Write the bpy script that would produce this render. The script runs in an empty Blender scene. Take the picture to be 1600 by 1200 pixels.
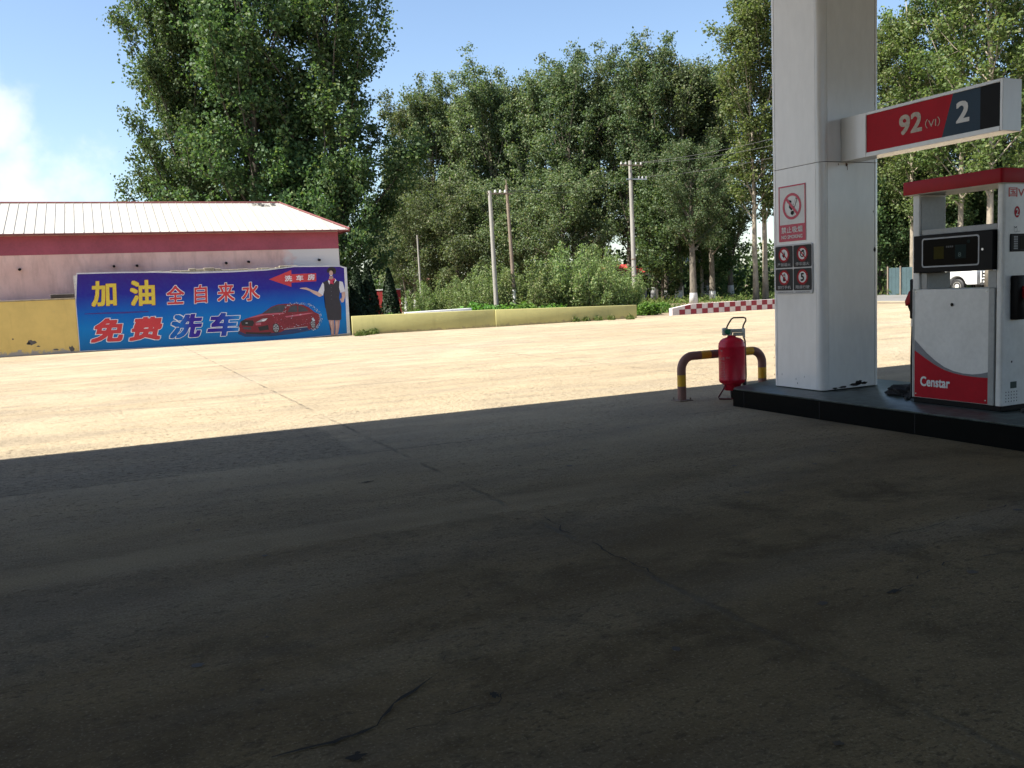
import bpy, bmesh, math, random
import numpy as np
from mathutils import Vector, Matrix
PI = math.pi; R_ = math.radians
scene = bpy.context.scene
COL = scene.collection

# ------------------------------------------------------------------ camera, world, sun, exposure
CAM = np.array([0., 0., 1.5]); FPX = 1385.
YAW, PITCH, ROLL = R_(24.51), R_(-6.13), R_(-2.55)
_f = np.array([math.sin(YAW)*math.cos(PITCH), math.cos(YAW)*math.cos(PITCH), math.sin(PITCH)])
_r = np.array([math.cos(YAW), -math.sin(YAW), 0.]); _u = np.cross(_r, _f)
CR = _r*math.cos(ROLL)+_u*math.sin(ROLL); CU = -_r*math.sin(ROLL)+_u*math.cos(ROLL); CF = _f
cam = bpy.data.cameras.new('camera'); cam_o = bpy.data.objects.new('camera', cam); COL.objects.link(cam_o)
cam.sensor_width = 36; cam.lens = 36*FPX/1600; cam.clip_start = .05; cam.clip_end = 5000
cam_o.matrix_world = Matrix(((CR[0], CU[0], -CF[0], 0), (CR[1], CU[1], -CF[1], 0), (CR[2], CU[2], -CF[2], 1.5), (0, 0, 0, 1)))
scene.camera = cam_o

SUN = Vector((-.76, .03, 1.05)).normalized()             # direction towards the sun: high, from the left, grazing the boundary wall
SUN_EL = math.asin(SUN.z); SUN_AZ = math.atan2(SUN.x, SUN.y)
sun = bpy.data.lights.new('sun', 'SUN'); sun.energy = 4.9; sun.angle = R_(.5); sun.color = (1, .95, .87)
sun_o = bpy.data.objects.new('sun', sun); COL.objects.link(sun_o)
sun_o.rotation_euler = (-SUN).to_track_quat('-Z', 'Y').to_euler()
scene.view_settings.view_transform = 'Standard'; scene.view_settings.look = 'None'
scene.view_settings.exposure = 1.42; scene.view_settings.gamma = 1
scene.cycles.max_bounces = 8; scene.cycles.diffuse_bounces = 4; scene.cycles.transparent_max_bounces = 8

world = bpy.data.worlds.new('World'); scene.world = world; world.use_nodes = True
def build_world():
    nt = world.node_tree; N = nt.nodes; L = nt.links; N.clear()
    out = N.new('ShaderNodeOutputWorld'); bg = N.new('ShaderNodeBackground'); bg.inputs['Strength'].default_value = .082
    sky = N.new('ShaderNodeTexSky'); sky.sky_type = 'NISHITA'; sky.sun_disc = False
    sky.sun_elevation = SUN_EL; sky.sun_rotation = SUN_AZ; sky.air_density = 1.0; sky.dust_density = .9; sky.ozone_density = 1.9; sky.altitude = 50
    tc = N.new('ShaderNodeTexCoord')
    nz = N.new('ShaderNodeTexNoise'); nz.inputs['Scale'].default_value = 15; nz.inputs['Detail'].default_value = 8; nz.inputs['Roughness'].default_value = .55
    L.new(tc.outputs['Generated'], nz.inputs['Vector'])
    def area(c, r0, r1):                                  # a cloud bank round direction c
        vm = N.new('ShaderNodeVectorMath'); vm.operation = 'DISTANCE'; L.new(tc.outputs['Generated'], vm.inputs[0]); vm.inputs[1].default_value = c
        mr = N.new('ShaderNodeMapRange'); mr.interpolation_type = 'SMOOTHSTEP'; L.new(vm.outputs['Value'], mr.inputs['Value'])
        mr.inputs['From Min'].default_value = r0; mr.inputs['From Max'].default_value = r1; mr.inputs['To Min'].default_value = 1; mr.inputs['To Max'].default_value = 0
        return mr.outputs['Result']
    def mx(a, b):
        m = N.new('ShaderNodeMath'); m.operation = 'MAXIMUM'; L.new(a, m.inputs[0]); L.new(b, m.inputs[1]); return m.outputs[0]
    a = mx(area((-.085, .98, .178), .0, .085), area((-.04, .99, .115), .0, .125))
    a = mx(a, area((.23, .96, .12), .0, .06))
    a = mx(a, area((-.6, .75, .25), .12, .36))
    add = N.new('ShaderNodeMath'); add.operation = 'MULTIPLY_ADD'; L.new(a, add.inputs[0]); add.inputs[1].default_value = .55; L.new(nz.outputs['Fac'], add.inputs[2])
    ss = N.new('ShaderNodeMapRange'); ss.interpolation_type = 'SMOOTHSTEP'; L.new(add.outputs[0], ss.inputs['Value'])
    ss.inputs['From Min'].default_value = .70; ss.inputs['From Max'].default_value = 1.05; ss.inputs['To Max'].default_value = .66
    # pale veil low in the sky
    sep = N.new('ShaderNodeSeparateXYZ'); L.new(tc.outputs['Generated'], sep.inputs[0])
    mix = N.new('ShaderNodeMix'); mix.data_type = 'RGBA'; L.new(ss.outputs['Result'], mix.inputs['Factor'])
    L.new(sky.outputs['Color'], mix.inputs[6]); mix.inputs[7].default_value = (5.6, 5.75, 6.0, 1)
    L.new(mix.outputs[2], bg.inputs['Color']); L.new(bg.outputs[0], out.inputs[0])
build_world()

# ------------------------------------------------------------------ helpers
def ray(px, py):
    return CF+CR*(px-800)/FPX-CU*(py-600)/FPX
def gpt(px, py, z=0.):
    d = ray(px, py); return CAM+d*((z-1.5)/d[2])
def on_y(px, py, Y):
    d = ray(px, py); return CAM+d*(Y/d[1])
def on_x(px, py, X):
    d = ray(px, py); return CAM+d*(X/d[0])
def at_depth(px, depth):                                  # ground point on the bearing of px at a forward distance
    d = ray(px, 440.); h = np.array([d[0], d[1]]); return h*depth
def tag(o, label=None, cat=None, group=None, kind=None):
    if label: o['label'] = label
    if cat: o['category'] = cat
    if group: o['group'] = group
    if kind: o['kind'] = kind
    return o
def empty(name, loc, label=None, cat=None, group=None, rz=0.):
    o = bpy.data.objects.new(name, None); COL.objects.link(o); o.location = loc; o.rotation_euler = (0, 0, rz)
    o.empty_display_size = .2
    return tag(o, label, cat, group)
def put(o, parent):                                       # parent, keeping world-space mesh coordinates
    if parent is not None:
        o.parent = parent
        lm = Matrix.Translation(parent.location) @ parent.rotation_euler.to_matrix().to_4x4()
        p = parent
        if parent.parent is not None: lm = Matrix.Identity(4)
        o.matrix_parent_inverse = lm.inverted()
    return o

class MB:
    """collects shapes with material slots, builds ONE mesh object"""
    def __init__(s): s.bm = bmesh.new(); s.mats = []
    def mi(s, m):
        if m not in s.mats: s.mats.append(m)
        return s.mats.index(m)
    def face(s, pts, m):
        vs = [s.bm.verts.new(tuple(p)) for p in pts]
        f = s.bm.faces.new(vs); f.material_index = s.mi(m); return f
    def box(s, x0, x1, y0, y1, z0, z1, m, bev=0., seg=1, M=None):
        t = bmesh.new()
        v = [t.verts.new((x, y, z)) for x in (x0, x1) for y in (y0, y1) for z in (z0, z1)]
        for q in ((0, 1, 3, 2), (4, 6, 7, 5), (0, 4, 5, 1), (2, 3, 7, 6), (0, 2, 6, 4), (1, 5, 7, 3)): t.faces.new([v[i] for i in q])
        if bev: bmesh.ops.bevel(t, geom=list(t.edges), offset=bev, segments=seg, profile=.5, affect='EDGES')
        s.merge(t, m, M); return s
    def merge(s, t, m, M=None):
        k = s.mi(m); mp = {}
        for v in t.verts:
            co = v.co if M is None else M @ v.co
            mp[v] = s.bm.verts.new(co)
        for f in t.faces:
            try: g = s.bm.faces.new([mp[v] for v in f.verts]); g.material_index = k
            except ValueError: pass
        t.free()
    def prism(s, pts, a, b, m, axis='z', bev=0.):
        """outline pts extruded along axis from a to b. axis z: (x,y); axis y: (x,z); axis x: (y,z)"""
        def P(p, t):
            return (p[0], p[1], t) if axis == 'z' else ((p[0], t, p[1]) if axis == 'y' else (t, p[0], p[1]))
        t = bmesh.new(); lo = [t.verts.new(P(p, a)) for p in pts]; hi = [t.verts.new(P(p, b)) for p in pts]
        n = len(pts); t.faces.new(lo[::-1]); t.faces.new(hi)
        for i in range(n): t.faces.new((lo[i], lo[(i+1) % n], hi[(i+1) % n], hi[i]))
        bmesh.ops.recalc_face_normals(t, faces=list(t.faces))
        if bev:
            es = [e for e in t.edges if len(e.link_faces) == 2 and e.calc_face_angle(0) > .6]
            bmesh.ops.bevel(t, geom=es, offset=bev, segments=2, profile=.5, affect='EDGES')
        s.merge(t, m); return s
    def tube(s, path, r, m, n=10, caps=True, matfn=None):
        path = [Vector(p) for p in path]; k = s.mi(m); rings = []
        rad = r if isinstance(r, (list, tuple)) else [r]*len(path)
        up = None
        for i, p in enumerate(path):
            d = (path[min(i+1, len(path)-1)]-path[max(i-1, 0)]).normalized()
            if up is None:
                up = Vector((0, 0, 1)) if abs(d.z) < .9 else Vector((1, 0, 0))
            a = d.cross(up).normalized(); b = a.cross(d).normalized(); up = b
            rings.append([s.bm.verts.new(p+(a*math.cos(2*PI*j/n)+b*math.sin(2*PI*j/n))*rad[i]) for j in range(n)])
        for i in range(len(path)-1):
            kk = k if matfn is None else s.mi(matfn(i))
            for j in range(n):
                f = s.bm.faces.new((rings[i][j], rings[i][(j+1) % n], rings[i+1][(j+1) % n], rings[i+1][j])); f.material_index = kk
        if caps:
            f = s.bm.faces.new(rings[0][::-1]); f.material_index = k
            f = s.bm.faces.new(rings[-1]); f.material_index = k
        return s
    def lathe(s, prof, c, m, n=32, axis='z'):
        """prof: list of (r, h)"""
        k = s.mi(m); rings = []
        def P(r, h, a):
            x, y = r*math.cos(a), r*math.sin(a)
            if axis == 'z': return (c[0]+x, c[1]+y, c[2]+h)
            if axis == 'x': return (c[0]+h, c[1]+x, c[2]+y)
            return (c[0]+x, c[1]+h, c[2]+y)
        for r, h in prof: rings.append([s.bm.verts.new(P(max(r, 1e-4), h, 2*PI*j/n)) for j in range(n)])
        for i in range(len(prof)-1):
            for j in range(n):
                f = s.bm.faces.new((rings[i][j], rings[i][(j+1) % n], rings[i+1][(j+1) % n], rings[i+1][j])); f.material_index = k
        for rg in (rings[0][::-1], rings[-1]):
            f = s.bm.faces.new(rg); f.material_index = k
        return s
    def build(s, name, parent=None, smooth=35, recalc=True):
        if recalc: bmesh.ops.recalc_face_normals(s.bm, faces=list(s.bm.faces))
        me = bpy.data.meshes.new(name); s.bm.to_mesh(me); s.bm.free()
        for m in s.mats: me.materials.append(m)
        if smooth:
            me.shade_smooth(); me.set_sharp_from_angle(angle=R_(smooth))
        o = bpy.data.objects.new(name, me); COL.objects.link(o)
        return put(o, parent)

# ---- text as flat mesh
_tc = {}
def text_geo(body, bold=0., spacing=1.):
    key = (body, bold, spacing)
    if key in _tc: return _tc[key]
    c = bpy.data.curves.new('t', 'FONT'); c.body = body; c.size = 1; c.offset = bold; c.space_character = spacing; c.resolution_u = 3; c.fill_mode = 'FRONT' if False else 'BOTH'
    o = bpy.data.objects.new('t', c); COL.objects.link(o)
    dg = bpy.context.evaluated_depsgraph_get(); dg.update()
    me = bpy.data.meshes.new_from_object(o.evaluated_get(dg))
    v = np.array([x.co[:2] for x in me.vertices]) if len(me.vertices) else np.zeros((0, 2)); f = [tuple(p.vertices) for p in me.polygons]
    bpy.data.objects.remove(o); bpy.data.curves.remove(c); bpy.data.meshes.remove(me)
    _tc[key] = (v, f); return v, f
class Flat(MB):
    """flat print on a plane: o + u*U + v*V, layers lifted along the normal"""
    def __init__(s, o, u, v, lift=.002, base=.002):
        MB.__init__(s); s.o = Vector(o); s.u = Vector(u); s.v = Vector(v); s.n = s.u.cross(s.v).normalized(); s.lift = lift; s.base = base
    def P(s, p, layer): return s.o+s.u*p[0]+s.v*p[1]+s.n*(s.base+layer*s.lift)
    def poly(s, pts, layer, m):
        t = bmesh.new(); vs = [t.verts.new(s.P(p, layer)) for p in pts]; f = t.faces.new(vs)
        bmesh.ops.triangulate(t, faces=[f]); s.merge(t, m); return s
    def rect(s, x0, x1, y0, y1, layer, m): return s.poly([(x0, y0), (x1, y0), (x1, y1), (x0, y1)], layer, m)
    def rrect(s, x0, x1, y0, y1, r, layer, m):
        return s.poly(rr_pts(x0, x1, y0, y1, r), layer, m)
    def disc(s, cx, cy, rx, ry, layer, m, n=28): return s.poly([(cx+rx*math.cos(2*PI*i/n), cy+ry*math.sin(2*PI*i/n)) for i in range(n)], layer, m)
    def ring(s, cx, cy, r0, r1, layer, m, n=32):
        for i in range(n):
            a, b = 2*PI*i/n, 2*PI*(i+1)/n
            s.face([s.P((cx+r*math.cos(t), cy+r*math.sin(t)), layer) for r, t in ((r0, a), (r1, a), (r1, b), (r0, b))], m)
        return s
    def bar(s, p, q, w, layer, m):
        p = np.array(p); q = np.array(q); d = (q-p)/np.linalg.norm(q-p); n = np.array((-d[1], d[0]))*w/2
        return s.poly([p-n, q-n, q+n, p+n], layer, m)
    def text(s, body, x0, x1, y0, y1, layer, m, bold=0., shear=0., grow=0., spacing=1., quad=None):
        """fit to box; bold thickens the strokes, grow widens them further for a rim, by shifted copies a hair apart in depth"""
        v0, f = text_geo(body, 0., spacing)
        if len(v0) == 0: return s
        lo = v0.min(0); hi = v0.max(0); k = s.mi(m); rad = bold+grow; asp = (hi-lo)
        n = 1 if rad == 0 else (8 if not grow else 14)
        for j in range(n):
            a_ = 2*PI*j/n+PI/4; d = np.array((math.cos(a_), math.sin(a_))); d = d/max(abs(d[0]), abs(d[1]))*rad*(.85 if not grow else .8) if rad else np.zeros(2)
            w = (v0+d-lo+bold)/(asp+2*bold)
            if quad is not None:                           # TL, TR, BR, BL corners
                TL, TR, BR, BL = [np.array(q) for q in quad]
                P2 = [(BL*(1-a)+BR*a)*(1-b)+(TL*(1-a)+TR*a)*b for a, b in w]
            else:
                P2 = [(x0+a*(x1-x0)+shear*b*(y1-y0), y0+b*(y1-y0)) for a, b in w]
            vs = [s.bm.verts.new(s.P(p, layer+.055*j)) for p in P2]
            for q in f:
                try: g = s.bm.faces.new([vs[i] for i in q]); g.material_index = k
                except ValueError: pass
        return s
    def build(s, name, parent=None):
        return MB.build(s, name, parent, smooth=0, recalc=False)
def rr_pts(x0, x1, y0, y1, r, n=5):
    pts = []
    for cx, cy, a0 in ((x1-r, y0+r, -90), (x1-r, y1-r, 0), (x0+r, y1-r, 90), (x0+r, y0+r, 180)):
        for i in range(n+1):
            a = R_(a0+90*i/n); pts.append((cx+r*math.cos(a), cy+r*math.sin(a)))
    return pts

# ------------------------------------------------------------------ materials
MT = {}
def nodes(name):
    m = bpy.data.materials.new(name); m.use_nodes = True; nt = m.node_tree
    return m, nt.nodes, nt.links, nt.nodes['Principled BSDF']
def noise(N, L, scale, detail=4, rough=.55, vec=None, dist=0.):
    n = N.new('ShaderNodeTexNoise'); n.inputs['Scale'].default_value = scale; n.inputs['Detail'].default_value = detail
    n.inputs['Roughness'].default_value = rough; n.inputs['Distortion'].default_value = dist
    if vec is not None: L.new(vec, n.inputs['Vector'])
    return n.outputs['Fac']
def ramp(N, L, fac, stops):
    r = N.new('ShaderNodeValToRGB'); e = r.color_ramp.elements
    while len(e) < len(stops): e.new(.5)
    for i, (p, c) in enumerate(stops):
        e[i].position = p; e[i].color = (c, c, c, 1) if isinstance(c, (int, float)) else (*c, 1)
    L.new(fac, r.inputs['Fac']); return r.outputs['Color']
def mixc(N, L, fac, a, b, mode='MIX'):
    m = N.new('ShaderNodeMix'); m.data_type = 'RGBA'; m.blend_type = mode
    for sock, v in ((m.inputs['Factor'], fac), (m.inputs[6], a), (m.inputs[7], b)):
        if isinstance(v, (int, float)): sock.default_value = v
        elif isinstance(v, tuple): sock.default_value = (*v, 1)
        else: L.new(v, sock)
    return m.outputs[2]
def math_(N, L, op, a, b=None, c=None, clamp=False):
    m = N.new('ShaderNodeMath'); m.operation = op; m.use_clamp = clamp
    for i, v in enumerate((a, b, c)):
        if v is None: continue
        if isinstance(v, (int, float)): m.inputs[i].default_value = v
        else: L.new(v, m.inputs[i])
    return m.outputs[0]
def coords(N, L, scale=(1, 1, 1)):
    t = N.new('ShaderNodeTexCoord'); mp = N.new('ShaderNodeMapping'); mp.inputs['Scale'].default_value = scale
    L.new(t.outputs['Object'], mp.inputs['Vector']); return mp.outputs['Vector']
def bump(N, L, h, strength=.3, dist=.02):
    b = N.new('ShaderNodeBump'); b.inputs['Strength'].default_value = strength; b.inputs['Distance'].default_value = dist
    L.new(h, b.inputs['Height']); return b.outputs['Normal']
def mat(name, col, rough=.6, metal=0., dirt=.25, dscale=3., bmp=0., bscale=40., spec=.5, stretch=(1, 1, 1)):
    """paint/metal/stone with mottled dirt and fine bump"""
    if name in MT: return MT[name]
    m, N, L, B = nodes(name); v = coords(N, L, stretch)
    n1 = noise(N, L, dscale, 6, .6, v); n2 = noise(N, L, dscale*9, 4, .6, v)
    f = math_(N, L, 'MULTIPLY_ADD', n2, .4, math_(N, L, 'MULTIPLY', n1, .6))
    fac = ramp(N, L, f, [(.32, 1.), (.62, 0.)])
    dark = tuple(c*(1-dirt)*.92 for c in col)
    L.new(mixc(N, L, fac, col, dark), B.inputs['Base Color'])
    rr = N.new('ShaderNodeMapRange'); L.new(n2, rr.inputs['Value']); rr.inputs['To Min'].default_value = max(rough-.08, .02); rr.inputs['To Max'].default_value = min(rough+.1, 1)
    L.new(rr.outputs[0], B.inputs['Roughness']); B.inputs['Metallic'].default_value = metal; B.inputs['Specular IOR Level'].default_value = spec
    if bmp: L.new(bump(N, L, noise(N, L, bscale, 5, .6, v), bmp, .01), B.inputs['Normal'])
    MT[name] = m; return m

def ground_mat():
    m, N, L, B = nodes('worn dusty concrete'); v = coords(N, L); vs = coords(N, L, (.45, 1.3, 1))
    sep = N.new('ShaderNodeSeparateXYZ'); L.new(v, sep.inputs[0]); X, Y = sep.outputs['X'], sep.outputs['Y']
    wob = math_(N, L, 'MULTIPLY_ADD', noise(N, L, 1.1, 4, .6, v), .5, -.25)
    wob2 = math_(N, L, 'MULTIPLY_ADD', noise(N, L, 7, 4, .65, v), .16, -.08)
    big = noise(N, L, .22, 5, .55, vs); mid = noise(N, L, 1.3, 6, .62, vs); fine = noise(N, L, 22, 5, .65, vs); grit = noise(N, L, 75, 3, .6, v)
    col = ramp(N, L, big, [(.34, (.36, .286, .182)), (.5, (.41, .332, .215)), (.66, (.455, .373, .248))])
    col = mixc(N, L, ramp(N, L, mid, [(.36, .55), (.56, 0.)]), col, (.245, .205, .15))
    col = mixc(N, L, ramp(N, L, noise(N, L, .6, 5, .6, vs, 1.2), [(.56, 0.), (.7, .55)]), col, (.44, .365, .25))
    def band(c, lo, hi, s=.08, w=None):
        c = math_(N, L, 'ADD', c, wob2 if w is None else w)
        a = N.new('ShaderNodeMapRange'); a.interpolation_type = 'SMOOTHSTEP'; L.new(c, a.inputs['Value']); a.inputs['From Min'].default_value = lo-s; a.inputs['From Max'].default_value = lo+s
        b = N.new('ShaderNodeMapRange'); b.interpolation_type = 'SMOOTHSTEP'; L.new(c, b.inputs['Value']); b.inputs['From Min'].default_value = hi-s; b.inputs['From Max'].default_value = hi+s; b.inputs['To Min'].default_value = 1; b.inputs['To Max'].default_value = 0
        return math_(N, L, 'MULTIPLY', a.outputs[0], b.outputs[0])
    # smooth trench strip, coarse worn slab, oily stains and painted shade under the canopy
    strip = math_(N, L, 'MULTIPLY', band(Y, 5.36, 5.82), band(X, -30, 3.6, .5))
    rough_slab = math_(N, L, 'MULTIPLY', band(Y, 8.2, 10.25, .10), band(X, -30, 2.15, .05))  # worn slab, its darker tone stopped at the canopy's shadow edge
    col = mixc(N, L, math_(N, L, 'MULTIPLY', rough_slab, .42), col, mixc(N, L, ramp(N, L, noise(N, L, 10, 5, .7, vs), [(.4, 0.), (.6, 1.)]), (.17, .155, .13), (.36, .31, .225)))
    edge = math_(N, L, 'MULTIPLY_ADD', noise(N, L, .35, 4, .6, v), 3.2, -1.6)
    canopy_shade = band(Y, -30, 6.6, 2.2, edge)                    # brown dirt tone, painting the canopy's shade into the fuelling lane
    col = mixc(N, L, math_(N, L, 'MULTIPLY', canopy_shade, .93), col, mixc(N, L, ramp(N, L, mid, [(.35, 0.), (.65, 1.)]), (.145, .096, .040), (.275, .198, .094)))
    lane = math_(N, L, 'MULTIPLY', band(Y, -30, 5.4, 1.0, edge), ramp(N, L, noise(N, L, 1.5, 7, .72, v, .5), [(.50, 0.), (.64, .75)]))  # blotchy oil stains, deepened to paint in shade near the viewer
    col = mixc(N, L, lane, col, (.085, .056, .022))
    col = mixc(N, L, math_(N, L, 'MULTIPLY', strip, .22), col, (.33, .265, .16))
    # expansion joints
    def joint(c, at, w): 
        d = math_(N, L, 'ABSOLUTE', math_(N, L, 'SUBTRACT', math_(N, L, 'ADD', c, math_(N, L, 'MULTIPLY', wob2, .6)), at))
        r = N.new('ShaderNodeMapRange'); L.new(d, r.inputs['Value']); r.inputs['From Min'].default_value = w*.3; r.inputs['From Max'].default_value = w; r.inputs['To Min'].default_value = 1; r.inputs['To Max'].default_value = 0
        return r.outputs[0]
    J = joint(X, 2.45, .03)
    for c, at, w in ((Y, 8.2, .028), (Y, 14.6, .03), (Y, 20.8, .03), (Y, 27, .035), (X, -3.6, .03), (X, 8.6, .03), (X, 14.8, .03), (X, 21, .03)):
        J = math_(N, L, 'MAXIMUM', J, joint(c, at, w))
    J = math_(N, L, 'MULTIPLY', J, ramp(N, L, noise(N, L, 1.3, 5, .7, v), [(.42, 0.), (.6, .9)]))
    col = mixc(N, L, math_(N, L, 'MULTIPLY', J, .72), col, (.08, .07, .055))
    # pitted, flaked surface: shallow scabs stretched along the lanes, less of it in the trench strip
    vf = coords(N, L, (.7, 1.25, 1)); scab = noise(N, L, 19, 7, .74, vf, .25); scab2 = noise(N, L, 46, 4, .68, vf)
    where = ramp(N, L, noise(N, L, .9, 5, .62, v), [(.40, .38), (.58, 1.)])
    smooth = math_(N, L, 'SUBTRACT', 1., math_(N, L, 'MULTIPLY', strip, .85))
    where = math_(N, L, 'MAXIMUM', where, math_(N, L, 'MULTIPLY', rough_slab, .9))
    scab = math_(N, L, 'SUBTRACT', scab, math_(N, L, 'MULTIPLY', rough_slab, .036)); scab2 = math_(N, L, 'SUBTRACT', scab2, math_(N, L, 'MULTIPLY', rough_slab, .022))
    pitf = math_(N, L, 'MULTIPLY', math_(N, L, 'MULTIPLY', math_(N, L, 'MAXIMUM', ramp(N, L, scab, [(.36, 1.), (.44, 0.)]), math_(N, L, 'MULTIPLY', ramp(N, L, scab2, [(.35, 1.), (.44, 0.)]), .8)), where), smooth)
    col = mixc(N, L, ramp(N, L, noise(N, L, .16, 4, .6, coords(N, L, (.5, 1.6, 1)), .8), [(.5, 0.), (.62, .4)]), col, (.36, .31, .235))
    col = mixc(N, L, math_(N, L, 'MULTIPLY', pitf, .8), col, (.085, .060, .032))
    col = mixc(N, L, ramp(N, L, grit, [(.33, .62), (.46, 0.)]), col, (.15, .112, .06)); col = mixc(N, L, ramp(N, L, grit, [(.56, 0.), (.70, .4)]), col, (.56, .46, .31))
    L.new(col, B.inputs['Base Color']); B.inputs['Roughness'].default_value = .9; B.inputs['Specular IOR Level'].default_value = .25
    h = math_(N, L, 'MULTIPLY_ADD', pitf, -1.0, math_(N, L, 'MULTIPLY', grit, math_(N, L, 'MULTIPLY_ADD', smooth, .5, .1)))
    h = math_(N, L, 'MULTIPLY_ADD', scab, math_(N, L, 'MULTIPLY', math_(N, L, 'MULTIPLY_ADD', rough_slab, 1.6, 1.0), smooth), h)
    h = math_(N, L, 'MULTIPLY_ADD', J, -1.2, h)
    L.new(bump(N, L, h, .7, .03), B.inputs['Normal'])
    return m

def leaf_mat(name, lo, hi, trans=.3, yellow=None):
    if name in MT: return MT[name]
    m, N, L, B = nodes(name); g = N.new('ShaderNodeNewGeometry'); 
    oi = N.new('ShaderNodeObjectInfo')
    st = [(0., lo), (.85, hi)] + ([(.93, yellow)] if yellow else [])
    c = ramp(N, L, g.outputs['Random Per Island'], st)
    hs = N.new('ShaderNodeHueSaturation'); L.new(c, hs.inputs['Color'])
    L.new(math_(N, L, 'MULTIPLY_ADD', oi.outputs['Random'], .3, .85), hs.inputs['Value']); L.new(math_(N, L, 'MULTIPLY_ADD', oi.outputs['Random'], .025, .488), hs.inputs['Hue'])
    c = hs.outputs['Color']
    L.new(c, B.inputs['Base Color']); B.inputs['Roughness'].default_value = .55; B.inputs['Specular IOR Level'].default_value = .22
    t = N.new('ShaderNodeBsdfTranslucent'); L.new(mixc(N, L, 1., c, (1.25, 1.35, .7), 'MULTIPLY'), t.inputs['Color'])
    mx = N.new('ShaderNodeMixShader'); mx.inputs[0].default_value = trans; L.new(B.outputs[0], mx.inputs[1]); L.new(t.outputs[0], mx.inputs[2])
    L.new(mx.outputs[0], N['Material Output'].inputs[0]); MT[name] = m; return m

def bark_mat(name, col, white=True):
    if name in MT: return MT[name]
    m, N, L, B = nodes(name); v = coords(N, L, (1, 1, .35)); n1 = noise(N, L, 5, 6, .65, v)
    c = ramp(N, L, n1, [(.35, tuple(k*.5 for k in col)), (.6, col)])
    if white:                                              # lime wash on the lowest metre
        sp = N.new('ShaderNodeSeparateXYZ'); L.new(coords(N, L), sp.inputs[0])
        r = N.new('ShaderNodeMapRange'); L.new(sp.outputs['Z'], r.inputs['Value']); r.inputs['From Min'].default_value = 1.15; r.inputs['From Max'].default_value = 1.2; r.inputs['To Min'].default_value = 1; r.inputs['To Max'].default_value = 0
        c = mixc(N, L, r.outputs[0], c, ramp(N, L, n1, [(.3, .45), (.55, .72)]))
    L.new(c, B.inputs['Base Color']); B.inputs['Roughness'].default_value = .9
    L.new(bump(N, L, n1, .5, .03), B.inputs['Normal']); MT[name] = m; return m

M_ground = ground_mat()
M_asph = mat('old asphalt', (.17, .165, .155), .9, dirt=.25, dscale=.6, bmp=.2, bscale=30)
M_soil = mat('dry soil', (.26, .2, .125), .95, dirt=.45, dscale=.9, bmp=.5, bscale=6)
M_white = mat('white painted panel', (.84, .835, .82), .14, dirt=.05, dscale=1.6, stretch=(1, 1, .35), spec=.5)
M_whiteP = mat('white pump enamel', (.74, .74, .71), .38, dirt=.12, dscale=2.5)
M_greyP = mat('grey pump enamel', (.36, .37, .36), .45, dirt=.2)
M_red = mat('red enamel', (.40, .006, .014), .5, dirt=.2, spec=.2)
M_redflat = mat('red vinyl', (.46, .006, .018), .55, dirt=.15, spec=.15)
M_pink = mat('faded red print', (.52, .035, .075), .5, dirt=.1)
M_blackflat = mat('black plastic', (.005, .005, .0055), .5, dirt=.1, spec=.12)
M_screen = mat('dark screen glass', (.002, .002, .0025), .15, dirt=0., spec=.03)
M_navy = mat('navy vinyl', (.035, .065, .10), .55, dirt=.15, spec=.15)
M_txtw = mat('white lettering', (.72, .72, .70), .5, dirt=.12, dscale=20)
M_txtcream = mat('worn cream lettering', (.55, .45, .36), .5, dirt=.45, dscale=25)
M_txtgrey = mat('grey lettering', (.4, .4, .4), .5)
M_grey = mat('swoosh grey', (.19, .20, .22), .5)
M_granite = mat('black granite', (.004, .005, .005), .4, dirt=.3, dscale=12, spec=.05)
M_gap = mat('shadow gap', (.03, .03, .03), .8)
M_chrome = mat('brushed steel', (.5, .5, .5), .35, metal=1.)
M_rubber = mat('black rubber', (.014, .014, .014), .6)
M_conc = mat('pole concrete', (.36, .34, .30), .9, dirt=.35, dscale=2, stretch=(1, 1, .3), bmp=.2)
M_rustpole = mat('weathered pole', (.26, .20, .15), .9, dirt=.4, dscale=2, stretch=(1, 1, .3), bmp=.2)
M_yellow = mat('safety yellow', (.75, .42, .02), .5, dirt=.35, dscale=9)
M_brownred = mat('faded brown red paint', (.26, .13, .105), .6, dirt=.35, dscale=9)
M_wire = mat('wire', (.02, .02, .02), .6)
M_porc = mat('porcelain', (.75, .75, .72), .25)

def ppoly(flat, pts, layer, m, map_): return flat.poly([map_(p) for p in pts], layer, m)

# ------------------------------------------------------------------ the setting
def sheet(name, pts, z, m):
    b = MB(); b.face([(x, y, z) for x, y in pts], m); return tag(b.build(name, None, 0), kind='structure')
sheet('terrain', [(-900, -500), (900, -500), (900, 1300), (-900, 1300)], -.012, M_soil)
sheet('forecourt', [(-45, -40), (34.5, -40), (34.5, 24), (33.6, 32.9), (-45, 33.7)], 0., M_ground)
ROAD = [(34.5, -60), (35.2, 24), (36.4, 42), (39.5, 60), (46, 90), (58, 125), (80, 165), (120, 215)]
def strip(off0, off1):
    L = []; Rr = []
    for i, p in enumerate(ROAD):
        a = np.array(ROAD[max(i-1, 0)]); c = np.array(ROAD[min(i+1, len(ROAD)-1)]); d = (c-a)/np.linalg.norm(c-a); n = np.array((d[1], -d[0]))
        L.append(np.array(p)+n*off0); Rr.append(np.array(p)+n*off1)
    return L, Rr
def road_strip(name, o0, o1, z, m):
    A, B = strip(o0, o1); b = MB()
    for i in range(len(A)-1):
        b.face([(*A[i], z), (*B[i], z), (*B[i+1], z), (*A[i+1], z)], m)
    return tag(b.build(name, None, 0), kind='structure')
road_strip('road', 1.2, 11.5, -.002, M_asph)
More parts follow.
